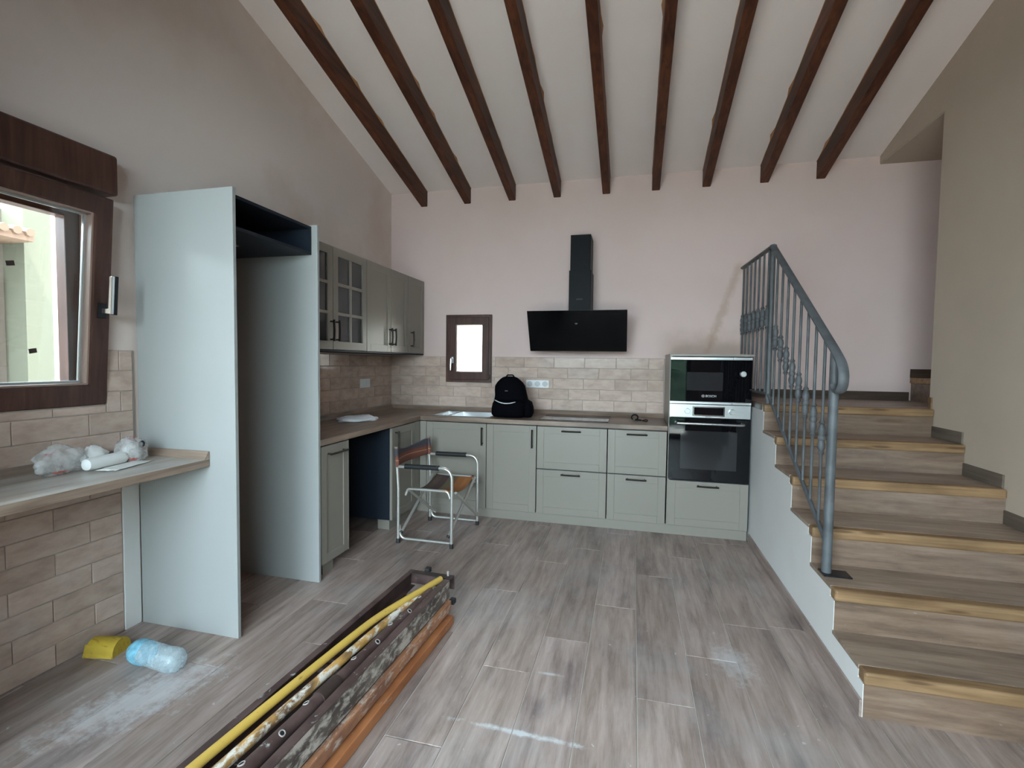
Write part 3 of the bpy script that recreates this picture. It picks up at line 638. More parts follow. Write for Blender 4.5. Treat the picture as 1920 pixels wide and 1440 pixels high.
# fridge housing
fh = empty('fridge_housing', (.3, -2.36, 0), 'tall empty sage green fridge housing with dark open top box', 'cabinet')
B(.015, -2.680, 0, .606, -2.661, 2.168).build('side_panel', 'sagelit', fh, bevel=.0015)
B(.015, -2.055, 0, .608, -2.035, 2.160).build('side_panel', 'sagelit', fh, bevel=.0015)
ZB = 1.985
m = MB()
bxs = [(ZB, -2.659), (2.150, -2.659), (2.150, -2.057), (ZB, -2.057)]
t = .016; inn = [(ZB+t, -2.659+t), (2.150-t, -2.659+t), (2.150-t, -2.057-t), (ZB+t, -2.057-t)]
V = [(.570, y, z) for z, y in bxs]+[(.570, y, z) for z, y in inn]+[(.04, y, z) for z, y in inn]+[(.02, y, z) for z, y in bxs]
m.add(V, [(k, (k+1) % 4, 4+(k+1) % 4, 4+k) for k in range(4)]+[(4+k, 4+(k+1) % 4, 8+(k+1) % 4, 8+k) for k in range(4)]+[(8, 9, 10, 11)]+[(k, 12+k, 12+(k+1) % 4, (k+1) % 4) for k in range(4)]+[(15, 14, 13, 12)])
tb = m.build('top_box', 'carcass', fh)
B(.30, -2.42, ZB-.006, .32, -2.34, ZB+.0).build('bracket', 'steel', tb)

# wall cabinets
ZU0, ZU1, XU = 1.435, 2.165, .35
def unit_wall(y0, y1, label, doors, glass):
    r = empty('wall_cabinet', (.18, (y0+y1)/2, ZU0), label, 'wall cabinet', 'wall cabinets on the left wall')
    if not glass: B(.0, y0+.001, ZU0, XU-.002, y1-.001, ZU1).build('body', 'inner', r)
    else:
        m = MB(); a, b = y0+.001, y1-.001; t = .018
        o = [(a, ZU0), (b, ZU0), (b, ZU1), (a, ZU1)]; i = [(a+t, ZU0+t), (b-t, ZU0+t), (b-t, ZU1-t), (a+t, ZU1-t)]
        V = [(XU-.002, y, z) for y, z in o]+[(XU-.002, y, z) for y, z in i]+[(.02, y, z) for y, z in i]+[(.0, y, z) for y, z in o]
        m.add(V, [(k, (k+1) % 4, 4+(k+1) % 4, 4+k) for k in range(4)]+[(4+k, 4+(k+1) % 4, 8+(k+1) % 4, 8+k) for k in range(4)]+[(8, 9, 10, 11)]+[(k, 12+k, 12+(k+1) % 4, (k+1) % 4) for k in range(4)]+[(15, 14, 13, 12)])
        m.build('body', 'carcass', r)
    B(.0, y0+.001, ZU0-.012, XU+.018, y1-.001, ZU0-.0005).build('bottom_board', 'carcass', r)
    for (a, b, hu) in doors:
        F = FL(a, ZU0, XU); w, hh = b-a, ZU1-ZU0
        if not glass: dd = shaker(F, w, hh, r)
        else:
            m = MB(); st, mu, t = .062, .012, .021; us = [.0018, st, w/2-mu, w/2+mu, w-st, w-.0018]; hs = (hh-2*st-2*2*mu)/3
            vs2 = [.0018, st, st+hs, st+hs+2*mu, st+2*hs+2*mu, st+2*hs+4*mu, hh-st, hh-.0018]
            g = wall_grid(us, vs2, lambda i, j: i in (1, 3) and j in (1, 3, 5), 'y', 0, t)
            m.M = F @ Matrix(((1, 0, 0, 0), (0, 0, 1, 0), (0, 1, 0, 0), (0, 0, 0, 1))); m.add(g.v, g.f); dd = m.build('door', 'sage', r, bevel=.002, seg=1)
            for i in (1, 3):
                for j in (1, 3, 5):
                    q = MB(); q.M = F; q.box(us[i]-.003, vs2[j]-.003, .006, us[i+1]+.003, vs2[j+1]+.003, .010); q.build('pane', 'darkpane', dd)
        if hu is not None: handle(F, hu, .135, .15, True, dd)
    return r
unit_wall(-2.0, -1.102, 'wall cabinet with glazed lattice doors next to the fridge housing', [(-2.0, -1.552, .448-.032), (-1.550, -1.102, .032)], True)
unit_wall(-1.100, -.372, 'solid two-door sage green wall cabinet in the middle of the row', [(-1.100, -.702, .398-.032), (-.700, -.372, .032)], False)
unit_wall(-.370, -.012, 'narrow solid wall cabinet in the corner by the back wall', [(-.370, -.012, .06)], False)

# ------------------------------------------------------------------ oven tower
ot = empty('oven_tower', (3.02, -.3, 0), 'sage green oven tower beside the stair wall with bottom drawer', 'cabinet')
B(2.7225, -.598, ZP, 2.7405, -.01, 1.424).build('side_panel', 'sage', ot, bevel=.001)
B(3.304, -.585, ZP, 3.322, -.01, 1.424).build('side_panel', 'carcass', ot, bevel=.001)
B(2.7205, -.606, 1.424, 3.330, -.01, 1.442).build('top_panel', 'sage', ot, bevel=.001)
carcass(2.742, -.56, ZP, 3.302, -.02, .448, ot)
F = FB(2.727, ZP); d = shaker(F, .592, .362, ot, 'drawer_front', st=.06); handle(F, .296, .362-.032, .16, False, d)
# oven
ov = empty('built_in_oven', (3.02, -.6, .455), 'black and steel built-in oven below the microwave', 'oven')
B(2.745, -.575, .456, 3.300, -.05, 1.052).build('housing', 'blackmetal', ov)
B(2.728, -.604, .456, 3.316, -.576, .944).build('door', 'blackglass', ov, bevel=.002)
ow = B(2.815, -.6055, .545, 3.225, -.6035, .845).build('door_window', 'ovenwin', ov)
cp = B(2.728, -.600, .948, 3.316, -.576, 1.052).build('control_panel', 'steel', ov, bevel=.002)
B(2.898, -.6035, .962, 3.132, -.5995, 1.036).build('display_frame', 'chrome', cp, bevel=.001)
B(2.908, -.6050, .972, 3.122, -.6030, 1.028).build('display', 'blackglass', cp)
for kx in (2.858, 3.182):
    k = MB().lathe([(.021, 0), (.021, .010), (.0185, .022), (.017, .0225), (.0165, .020), (.001, .020)], (kx, -.600, 1.000), (0, -1, 0), 24).build('knob', 'steel', cp, smooth=True)
hbar = MB().tube(bend([(2.780, -.604, .905), (2.780, -.645, .905), (3.262, -.645, .905), (3.262, -.604, .905)], .012), .011, 10).build('handle', 'steel', ov, smooth=True)
def lettering(txt, size, loc, mat, parent, name='lettering', rot=(math.radians(90), 0, 0)):
    c = bpy.data.curves.new(name, 'FONT'); c.body = txt; c.size = size; c.extrude = .0004; c.align_x = 'CENTER'; c.align_y = 'CENTER'; c.materials.append(MT[mat])
    tmp = bpy.data.objects.new(name, c); me = bpy.data.meshes.new_from_object(tmp); bpy.data.objects.remove(tmp); bpy.data.curves.remove(c)
    if not me.materials: me.materials.append(MT[mat])
    o = bpy.data.objects.new(name, me); COL.objects.link(o); o.parent = parent; o.location = Vector(loc)-WORLD[parent]; o.rotation_euler = rot; WORLD[o] = Vector(loc); return o
lettering('BOSCH', .011, (3.012, -.6042, .9565), 'dimprint', cp)
# microwave
mw = empty('microwave', (3.02, -.6, 1.055), 'black glass built-in microwave at the top of the oven tower', 'microwave')
B(2.745, -.575, 1.056, 3.300, -.15, 1.420).build('housing', 'blackmetal', mw)
XSP = 3.180
B(2.728, -.604, 1.076, XSP, -.576, 1.396).build('door', 'blackglass', mw, bevel=.002)
B(XSP+.002, -.604, 1.076, 3.316, -.576, 1.396).build('control_panel', 'blackglass', mw, bevel=.002)
for z0, z1 in ((1.056, 1.074), (1.398, 1.417)):
    B(2.728, -.606, z0, XSP, -.576, z1).build('trim_strip', 'steel', mw, bevel=.001); B(XSP+.002, -.606, z0, 3.316, -.576, z1).build('trim_strip', 'steel', mw, bevel=.001)
B(2.850, -.6052, 1.160, 3.112, -.6035, 1.302).build('door_window', 'ovenwin', mw)
MB().lathe([(.0225, 0), (.0225, .012), (.020, .022), (.001, .022)], (3.252, -.604, 1.292), (0, -1, 0), 24).build('knob', 'steel', mw, smooth=True)
lettering('BOSCH', .024, (3.028, -.6046, 1.118), 'greyprint', mw)
bt = []
for k in range(24): a = 2*math.pi*k/24; bt.append((2.972+.010*math.cos(a), -.6045, 1.118+.010*math.sin(a)))
lg = MB().tube(bt+[bt[0]], .0011, 6).build('logo_ring', 'greyprint', mw)
MB().tube([(2.968, -.6045, 1.118), (2.976, -.6045, 1.118)], .0012, 6).build('logo_bar', 'greyprint', mw); MB().tube([(2.968, -.6045, 1.112), (2.968, -.6045, 1.124)], .0012, 6).build('logo_bar', 'greyprint', mw); MB().tube([(2.976, -.6045, 1.112), (2.976, -.6045, 1.124)], .0012, 6).build('logo_bar', 'greyprint', mw)

# ------------------------------------------------------------------ extractor hood
hd = empty('extractor_hood', (1.96, -.2, 1.47), 'black slanted glass extractor hood with chimney above the hob', 'extractor hood')
B(1.880, -.255, 2.18, 2.058, -.004, 2.492).build('chimney_top', 'hoodmetal', hd, bevel=.002)
B(1.872, -.265, 1.80, 2.066, -.004, 2.18).build('chimney', 'hoodmetal', hd, bevel=.002)
MB().prism([(-.012, 1.50), (-.20, 1.475), (-.385, 1.80), (-.36, 1.815), (-.012, 1.815)], 'x', 1.60, 2.31).build('motor_housing', 'blackmetal', hd, bevel=.003)
MB().prism([(-.250, 1.472), (-.238, 1.465), (-.408, 1.808), (-.420, 1.812)], 'x', 1.527, 2.385).build('glass_panel', 'hoodglass', hd, bevel=.0015)
lettering('BOSCH', .017, (1.968, -.2658, 1.925), 'dimprint', hd)
m = MB(); m.M = Matrix.Translation((1.955, -.369, 1.705)) @ Matrix.Rotation(math.radians(-27), 4, 'X'); m.lathe([(.013, 0), (.013, .0012), (.002, .0014)], (0, 0, 0), (0, -1, 0), 20); m.build('touch_button', 'dimprint', hd)

# ------------------------------------------------------------------ sockets
def socket(axis, u0, u1, z0, z1, n, label, holes):
    F = FB(u0, z0, -.009) if axis == 'y' else FL(u0, z0, .009)
    r = empty('wall_socket', F.translation, label, 'socket'); w, h = u1-u0, z1-z0
    m = MB(); m.M = F; m.box(0, 0, 0, w, h, .008); m.build('cover_plate', 'white', r, bevel=.002)
    for k in range(n):
        m = MB(); m.M = F; c = ((k+.5)*w/n, h/2, .004); s = min(w/n, h)*.36
        if holes:
            m.lathe([(s, .0), (s, .0055), (s*.9, .006), (s*.88, .0045), (.001, .0045)], c, (0, 0, 1), 20); q = m.build('socket_cup', 'cupgrey', r, smooth=True)
            for sg in (-1, 1): m = MB(); m.M = F; m.lathe([(.0028, 0), (.0028, .0015)], (c[0]+sg*.0095, c[1], .0082), (0, 0, 1), 8); m.build('pin_hole', 'hole', q)
        else:
            m.box(c[0]-w/n*.36, h*.16, .008, c[0]+w/n*.36, h*.84, .012); m.build('rocker', 'white', r, bevel=.0015)
socket('y', 1.440, 1.664, 1.120, 1.193, 3, 'white triple wall socket on back tiles right of the backpack', True)
socket('x', -.615, -.448, 1.107, 1.19, 2, 'white double switch plate on left tiles under wall cabinets', False)

# ------------------------------------------------------------------ breakfast shelf on the left wall
sf = empty('wall_shelf', (.22, -3.4, .835), 'oak-look breakfast shelf under the left window, against the fridge panel', 'shelf')
B(.012, -3.94, .838, .455, -2.683, .874).build('board', 'worktopy', sf, bevel=.002)
B(.013, -3.94, .8742, .4535, -2.684, .876).build('dusty_lit_surface', 'dustylitshelf', sf)
MB().prism([(.012, .876), (.040, .876), (.018, .912), (.012, .912)], 'y', -3.94, -2.683).build('upstand', 'worktopy', sf)
MB().prism([(-2.683, .876), (-2.711, .876), (-2.689, .912), (-2.683, .912)], 'x', .02, .455).build('upstand', 'worktop', sf)

# ------------------------------------------------------------------ stairs
NY = [-2.505, -2.205, -1.90, -1.565, -1.225, -.905]; NZ = [.185, .370, .553, .733, .910, 1.090]
st = empty('staircase', (3.84, -1.7, 0), 'tiled staircase with pine nosings rising to the landing', 'stairs')
for i, (y, z) in enumerate(zip(NY, NZ)):
    y2 = NY[i+1] if i < 5 else 0; z0 = NZ[i-1] if i else 0
    xr = XR-.001 if i < 5 else XR+.0
    # step core carries tread, nosing and riser
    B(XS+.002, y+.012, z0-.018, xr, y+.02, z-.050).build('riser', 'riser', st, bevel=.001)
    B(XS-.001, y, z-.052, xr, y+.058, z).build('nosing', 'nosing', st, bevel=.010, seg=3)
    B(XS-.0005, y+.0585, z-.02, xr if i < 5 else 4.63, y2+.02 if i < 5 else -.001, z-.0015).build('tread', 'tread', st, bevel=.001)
    if i < 5: B(XR-.010, y+.03, z, XR, y2+.010, z+.070).build('skirting', 'skirt', st, bevel=.001)
B(XR-.010, -.875, NZ[5], XR, YE-.002, NZ[5]+.075).build('skirting', 'nosing', st, bevel=.001)
B(XS, -.012, NZ[5]-.001, 4.615, 0, NZ[5]+.068).build('skirting', 'darkskirt', st, bevel=.001)
B(XS-.006, -.845, NZ[5]-.045, XS+.006, -.0, NZ[5]+.0).build('landing_edge', 'darkskirt', st, bevel=.003)
# first steps of the upper flight, turning right behind the wall
for k in range(4):
    xx, zz = 4.63+k*.27, NZ[5]+.185*(k+1)
    B(xx, YE, zz-.185, xx+.01, -.001, zz-.045).build('riser', 'riser', st); B(xx-.012, YE, zz-.045, xx+.05, -.001, zz).build('nosing', 'nosing', st, bevel=.008, seg=2)
    B(xx+.05, YE, zz-.02, xx+.29, -.001, zz-.001).build('tread', 'tread', st); B(xx-.01, -.013, zz, xx+.27, -.0005, zz+.07).build('skirting', 'darkskirt', st)
poly = [(NY[0]+.012, 0), (NY[0]+.012, NZ[0]-.053)]
poly = [(-.0, 0.0), (NY[0]+.013, 0.0)]
for i in range(6):
    poly += [(NY[i]+.013, NZ[i]-.0525), (NY[i]+.0585, NZ[i]-.0525), (NY[i]+.0585, NZ[i]-.0205)]
    if i < 5: poly += [(NY[i+1]+.013, NZ[i]-.0205)]
poly += [(0, NZ[5]-.0205)]
sw = MB().prism(poly, 'x', XS, XS+.10).build('wall_stair', 'stairwall'); tag(sw, 'white stepped side wall of the staircase', kind='structure')
bs = B(XS-.010, -2.492, 0, XS-.0005, -.60, .068).build('baseboard_stair', 'floor', bevel=.001); tag(bs, 'wood-look skirting along the stair side wall', kind='structure')

# ------------------------------------------------------------------ stair railing
rl = empty('stair_railing', (3.39, -1.3, 1.09), 'blue-grey wrought iron railing with turned balusters on the stairs', 'railing')
PC = Vector((3.364, -.872, 0)); PN = Vector((3.362, -2.015, 0))
toprail = lambda t: Vector((PC.x+(PN.x-PC.x)*t, PC.y+(PN.y-PC.y)*t, 2.180-(2.180-1.434)*t))
botrail = lambda t: Vector((PC.x+(PN.x-PC.x)*t, PC.y+(PN.y-PC.y)*t, 1.160-(1.160-.506)*t))
def baluster(p, z0, z1, zk, name='baluster', r=.0075):
    prof = [(r, z0), (r, zk-.09), (.0095, zk-.085), (.0155, zk-.075), (.0105, zk-.066), (.0165, zk-.052), (.0185, zk-.034), (.0135, zk-.014), (.0185, zk-.006), (.0185, zk+.006), (.0135, zk+.014), (.0185, zk+.034), (.0165, zk+.052), (.0105, zk+.066), (.0155, zk+.075), (.0095, zk+.085), (r, zk+.09), (r, z1)]
    return MB().tube([(p.x, p.y, h) for _, h in prof], [q for q, _ in prof], 10).build(name, 'rail', rl, smooth=True)
for k in range(1, 9):
    t = k/9; a, b = botrail(t), toprail(t); baluster(a, a.z-.0, b.z, a.z+(b.z-a.z)*.475-.02)
wallp = Vector((3.346, -.012, 0))
for k in range(7):
    t = (k+.25)/7.0; p = wallp.lerp(PC, t); baluster(p, 1.160, 2.19, 1.705)
MB().tube([PC+Vector((0, 0, 1.092)), PC+Vector((0, 0, 2.175))], .017, 8).build('corner_post', 'rail', rl, smooth=True)
MB().tube([PN+Vector((0, 0, .375)), PN+Vector((0, 0, 1.425))], .0215, 10).build('newel_post', 'rail', rl, smooth=True)
B(PN.x-.025, PN.y-.045, .3705, PN.x+.095, PN.y+.035, .377).build('base_plate', 'blackmetal', rl, bevel=.001)
e = toprail(1.0)
path = [toprail(-.012), toprail(.5), toprail(1.0), Vector((e.x, e.y-.075, e.z-.055)), Vector((e.x, e.y-.105, e.z-.105)), Vector((e.x, e.y-.100, e.z-.160)), Vector((e.x, e.y-.070, e.z-.190)), Vector((e.x, e.y-.03, e.z-.185)), Vector((e.x, e.y-.012, e.z-.16))]
MB().tube(bend(path, .05, 5), .0205, 10, sec=(.62, 1.1)).build('handrail', 'rail', rl, smooth=True)
MB().tube([Vector((3.345, -.004, 2.200)), PC+Vector((0, -.01, 2.186))], .0195, 10, sec=(.62, 1.1)).build('handrail', 'rail', rl, smooth=True)
MB().tube([botrail(-.01), botrail(.99)], .012, 8).build('bottom_rail', 'rail', rl, smooth=True)
MB().tube([Vector((3.346, -.006, 1.160)), PC+Vector((0, 0, 1.160))], .010, 8).build('bottom_rail', 'rail', rl, smooth=True)

# ------------------------------------------------------------------ folding chair (faces the stairs)
ch = empty('folding_chair', (.98, -1.05, 0), 'aluminium folding director chair with striped canvas before the corner cabinet', 'chair')
R_ = .0115
for yy, lab, xo in ((-1.325, 'near', 0), (-.785, 'far', .02)):
    xb, xf = .762+xo, 1.186+xo
    MB().tube([(xb, yy, .028), (xb, yy, .42), (xb-.020, yy, .715)], R_, 10).build('rear_leg', 'alu', ch, smooth=True)
    MB().tube(bend([(xf, yy, .022), (xf, yy, .585), (xb-.012, yy, .575)], .085, 8), R_, 10).build('front_leg_and_arm', 'alu', ch, smooth=True)
    MB().tube(bend([(xb+.004, yy+.012, .13), (xb+.012, yy+.012, .032), (xf-.004, yy+.012, .032), (xf-.002, yy+.012, .075)], .06, 8), R_*.9, 10).build('floor_bar', 'alu', ch, smooth=True)
    MB().tube([(xb+.055, yy, .581), (xf-.10, yy, .584)], .0185, 14).build('arm_pad', 'rubber', ch, smooth=True)
    for fx in (xb, xf): MB().lathe([(.0145, 0), (.0145, .03), (.012, .034)], (fx, yy, 0), n=12).build('foot_cap', 'rubber', ch, smooth=True)
    s_ = 1 if yy < -1 else -1
    MB().tube(bend([(xb+.05, yy+s_*.022, .36), (xb+.07, yy+s_*.022, .41), (xf-.04, yy+s_*.022, .41), (xf-.02, yy+s_*.022, .36)], .02, 4), R_*.9, 10).build('seat_rail', 'alu', ch, smooth=True)
yn, yf = -1.303, -.807
for xa, dy in ((.815, 0), (1.190, 0)):
    q = MB().tube([(xa-.03, yn-.01, .085), (xa+.0, yf, .405)], R_, 10).build('cross_brace', 'alu', ch, smooth=True)
    MB().tube([(xa-.035, yn-.017, .075), (xa-.03, yn-.009, .087)], .0125, 10).build('end_cap', 'rubber', q, smooth=True)
    q = MB().tube([(xa+.022, yf+.01, .085), (xa+.018, yn, .405)], R_*.9, 10).build('cross_brace', 'alu', ch, smooth=True)
def cloth(fn, nu, nv, th, name, mat):
    V = []; F = []
    for s in (0, 1):
        for j in range(nv+1):
            for i in range(nu+1):
                p, nrm = fn(i/nu, j/nv); V.append(Vector(p)+Vector(nrm)*th*(s-.5))
    N = (nu+1)*(nv+1); W_ = nu+1
    for j in range(nv):
        for i in range(nu):
            a = j*W_+i; F += [(a, a+1, a+W_+1, a+W_), (N+a, N+a+W_, N+a+W_+1, N+a+1)]
    for i in range(nu): F += [(i, N+i, N+i+1, i+1), (nv*W_+i, nv*W_+i+1, N+nv*W_+i+1, N+nv*W_+i)]
    for j in range(nv): F += [(j*W_, (j+1)*W_, N+(j+1)*W_, N+j*W_), (j*W_+nu, N+j*W_+nu, N+(j+1)*W_+nu, (j+1)*W_+nu)]
    return MB().add(V, F).build(name, mat, ch, smooth='all')
cloth(lambda u, v: ((.842+.325*u+.01*v, -1.312+.515*v, .418-.055*math.sin(math.pi*v)-.006*math.sin(math.pi*u)), (0, 0, 1)), 10, 14, .004, 'seat', 'fabricseat')
def backfn(u, v):
    bow = math.sin(math.pi*u); top = .722-.045*bow*v; z = .575+(.722-.575)*v-.045*bow*v-.012*bow*(1-v)
    return ((.748+.02*u-.055*bow-.0, -1.330+.552*u, z), (1, 0, 0))
cloth(backfn, 16, 10, .004, 'backrest', 'fabricback')
m = MB()
for yy, xo in ((-1.325, 0), (-.785, .02)): MB().tube([(.757+xo, yy, .575), (.744+xo, yy, .722)], .0145, 10).build('canvas_sleeve', 'fabricback', ch, smooth=True)

# ------------------------------------------------------------------ scaffold boards, trestle frame and poles on the floor
Rm = Matrix.Translation((1.42, -2.2, 0)) @ Matrix.Rotation(math.radians(-2.2), 4, 'Z')
def lb(x0, y0, z0, x1, y1, z1): m = MB(); m.M = Rm; return m.box(x0, y0, z0, x1, y1, z1)
LEN = -2.05
o = lb(-.16, LEN, .001, .150, -.07, .045).build('scaffold_board', 'orange', bevel=.004); tag(o, 'plain orange scaffold board lowest in the stack on the floor', 'board', 'stacked scaffold boards')
o = lb(-.155, LEN+.04, .046, .118, -.16, .060).build('spacer_board', 'greysplash', bevel=.003); tag(o, 'thin splashed grey board between the two orange scaffold boards', 'board', 'stacked scaffold boards')
o = lb(-.16, LEN+.02, .061, .128, -.05, .112).build('scaffold_board', 'orangesplash', bevel=.004); tag(o, 'plaster-splashed orange scaffold board above the lowest board', 'board', 'stacked scaffold boards')
o = lb(-.150, LEN, .113, .108, -.09, .122).build('ply_board', 'rustdark', bevel=.002); tag(o, 'thin dark plywood sheet under the poles inside the steel frame', 'board', 'stacked scaffold boards')
tr = empty('trestle_frame', Rm @ Vector((0, -1, .122)), 'brown steel trestle frame lying on the boards, with crossbars', 'trestle')
def lp(poly, a, b): m = MB(); m.M = Rm; return m.prism(poly, 'y', a, b)
lp([(-.150, .123), (-.120, .123), (-.120, .128), (-.145, .128), (-.145, .205), (-.122, .205), (-.122, .210), (-.150, .210)], LEN, .02).build('side_rail', 'rust', tr)
lp([(.112, .123), (.082, .123), (.082, .128), (.107, .128), (.107, .205), (.084, .205), (.084, .210), (.112, .210)], LEN, -.04).build('side_rail', 'greysplash', tr)
lb(.078, LEN, .2105, .1125, -.04, .2135).build('rail_cap', 'rust', tr)
lb(-.150, .02, .135, .112, .026, .205).build('end_plate', 'rust', tr, bevel=.002)
lb(-.150, -.02, .205, .112, .026, .2095).build('end_plate', 'rustdark', tr, bevel=.001)
for yy in (-.78, -1.55): lb(-.145, yy, .130, .107, yy+.03, .150).build('crossbar', 'rust', tr, bevel=.002)
lb(-.118, -.775, .175, -.05, -.755, .190).build('hook', 'rust', tr, bevel=.002)
for fx, fy, fz in ((-.055, .030, .196), (.118, -.03, .075)): lb(fx-.014, fy, fz, fx+.014, fy+.035, fz+.026).build('rubber_foot', 'rubber', tr, bevel=.003)
for yb in (.0,):
    m = MB(); m.M = Rm; m.tube([(.080, .012, .208), (.080, .012, .235)], .006, 8); m.build('bolt', 'pinrim', tr, smooth=True)
def ltube(pts, r, name, mat, parent=None, n=12): m = MB(); m.M = Rm; m.tube(bend(pts, .25, 5), r, n); return m.build(name, mat, parent, smooth=True)
o = ltube([(-.118, -2.1, .2115), (-.104, -1.32, .2115), (-.067, -.725, .2135), (-.047, -.48, .2145), (.066, -.05, .217)], .0155, 'yellow_pole', 'yellowpole'); tag(o, 'bright yellow wooden pole lying slantwise across the frame', 'pole', 'poles in the bundle')
o = ltube([(-.062, -2.12, .197), (-.045, -1.32, .198), (-.022, -.8, .198), (-.004, -.45, .196), (.040, -.10, .190)], .0175, 'ochre_pole', 'dirtypole'); tag(o, 'ochre pole heavily splashed with plaster beside the holed tube', 'pole', 'poles in the bundle')
o = ltube([(-.075, -.75, .142), (.005, -.03, .155)], .010, 'thin_pole', 'dirtypole'); tag(o, 'thin splashed stick deep in the far end of the frame', 'pole', 'poles in the bundle')
pt = empty('prop_tube', Rm @ Vector((.06, -1.2, .18)), 'dark brown steel prop tube with rows of pin holes', 'tube')
tubeA = lambda t: Vector((.006+.052*t, LEN-.1+(LEN*-1+.1-.16)*t, .1945))
ltube([tubeA(0), tubeA(1)], .0235, 'tube', 'rust', pt, 16)
for k in range(15):
    t = .04+k*.065; c = tubeA(t); dirv = (tubeA(1)-tubeA(0)).normalized()
    for an in ((-.35, .6)[k % 2],):
        nrm = Vector((math.sin(an), 0, math.cos(an))); q = c+nrm*.0228
        u = dirv; v = nrm.cross(u); rr = [q+u*.0092*math.cos(a)+v*.0092*math.sin(a) for a in (2*math.pi*kk/16 for kk in range(17))]
        m = MB(); m.M = Rm; m.tube(rr, .0026, 6); hh = m.build('hole_rim', 'pinrim', pt, smooth=True)
        m = MB(); m.M = Rm; m.tube([q-nrm*.002, q+nrm*.0012], .0080, 14); m.build('pin_hole', 'hole', hh)
ltube([tubeA(.585), tubeA(.635)], .0275, 'collar', 'rustdark', pt, 16)
o = lb(-.01, LEN, .123, .030, -.95, .165).build('batten', 'greysplash', bevel=.004); tag(o, 'splashed grey batten between the ochre pole and the holed tube', 'batten', 'poles in the bundle')

# ------------------------------------------------------------------ backpack on the worktop
bpk = empty('backpack', (1.385, -.42, ZW), 'black backpack with pale reflective piping standing on the worktop', 'backpack')
def ring(xl, xr, yf, yb, z, n=28, p=2.6):
    cx, cy, rx, ry = (xl+xr)/2, (yf+yb)/2, (xr-xl)/2, (yb-yf)/2; out = []
    for k in range(n):
        a = 2*math.pi*k/n; c, s = math.cos(a), math.sin(a)
        out.append((cx+rx*math.copysign(abs(c)**(2/p), c), cy+ry*math.copysign(abs(s)**(2/p), s), z))
    return out
lv = [(1.265, 1.52, -.46, -.32, .003), (1.235, 1.548, -.50, -.29, .02), (1.228, 1.552, -.505, -.285, .07), (1.234, 1.548, -.50, -.285, .13), (1.242, 1.532, -.485, -.285, .19), (1.236, 1.518, -.47, -.285, .24), (1.236, 1.508, -.455, -.285, .275), (1.252, 1.487, -.44, -.285, .305), (1.276, 1.455, -.425, -.29, .332), (1.298, 1.430, -.41, -.30, .350), (1.325, 1.405, -.385, -.32, .360)]
body = MB().loft([ring(a, b, c, d_, ZW+z) for a, b, c, d_, z in lv]).build('body', 'bag', bpk, smooth='all')
lv = [(1.25, 1.515, -.525, -.40, .006), (1.235, 1.53, -.55, -.40, .03), (1.235, 1.53, -.555, -.40, .08), (1.243, 1.525, -.545, -.40, .125), (1.255, 1.51, -.525, -.40, .150), (1.28, 1.49, -.49, -.42, .158)]
MB().loft([ring(a, b, c, d_, ZW+z) for a, b, c, d_, z in lv]).build('front_pocket', 'bag', bpk, smooth='all')
lv = [(1.50, 1.575, -.46, -.32, .006), (1.50, 1.592, -.475, -.31, .04), (1.50, 1.59, -.47, -.31, .09), (1.495, 1.575, -.45, -.31, .135), (1.49, 1.545, -.43, -.33, .155)]
MB().loft([ring(a, b, c, d_, ZW+z, 20) for a, b, c, d_, z in lv]).build('side_pocket', 'bag', bpk, smooth='all')
arc = [(1.268+.205*k/14, -.502-.048*math.sin(math.pi*(k+1)/16), ZW+.158-.022*math.sin(math.pi*min(1, k/14*.95+.02))-.010*k/14) for k in range(15)]
MB().tube(arc, [.0012]+[.0042]*13+[.0012], 8).build('reflective_piping', 'reflect', bpk, smooth=True)
MB().tube(bend([(1.325, -.335, ZW+.350), (1.335, -.335, ZW+.372), (1.39, -.335, ZW+.372), (1.40, -.335, ZW+.350)], .02), .006, 8).build('carry_loop', 'bag', bpk, smooth=True)
B(1.352, -.4815, ZW+.232, 1.377, -.474, ZW+.240).build('logo_patch', 'dimprint', bpk)

# ------------------------------------------------------------------ small things on the worktop
o = MB().blob((.305, -1.14, ZW+.018), (.15, .085, .030), .32, 1.7, 3.1, 36, 18, floor=ZW+.001); o.v = [Matrix.Translation((.305, -1.14, 0)) @ Matrix.Rotation(math.radians(48), 4, 'Z') @ Matrix.Translation((-.305, 1.14, 0)) @ p for p in o.v]
o = o.build('plastic_bag', 'whitebag', smooth='all'); tag(o, 'crumpled white plastic bag lying on the left worktop', 'plastic bag')
cb = empty('coiled_cable', (2.50, -.33, ZW), 'small dark coiled cable with two ends on the worktop near the oven', 'cable')
def circ(c, r, tilt, n=20): return [Vector(c)+Vector((r*math.cos(a), r*math.sin(a)*math.cos(tilt), r*math.sin(a)*math.sin(tilt)+r*abs(math.sin(tilt)))) for a in (2*math.pi*k/n for k in range(n+1))]
MB().tube(circ((2.465, -.30, ZW+.007), .026, .9), .0065, 8).build('loop', 'blackmetal', cb, smooth=True)
MB().tube(bend([(2.47, -.32, ZW+.008), (2.505, -.35, ZW+.010), (2.535, -.36, ZW+.008), (2.548, -.385, ZW+.008)], .02), .0062, 8).build('lead', 'hoodmetal', cb, smooth=True)
MB().tube([(2.522, -.355, ZW+.011), (2.537, -.37, ZW+.011)], .010, 10).build('plug', 'chrome', cb, smooth=True)
MB().tube(circ((2.555, -.39, ZW+.006), .013, .5), .0058, 8).build('loop', 'rustdark', cb, smooth=True)

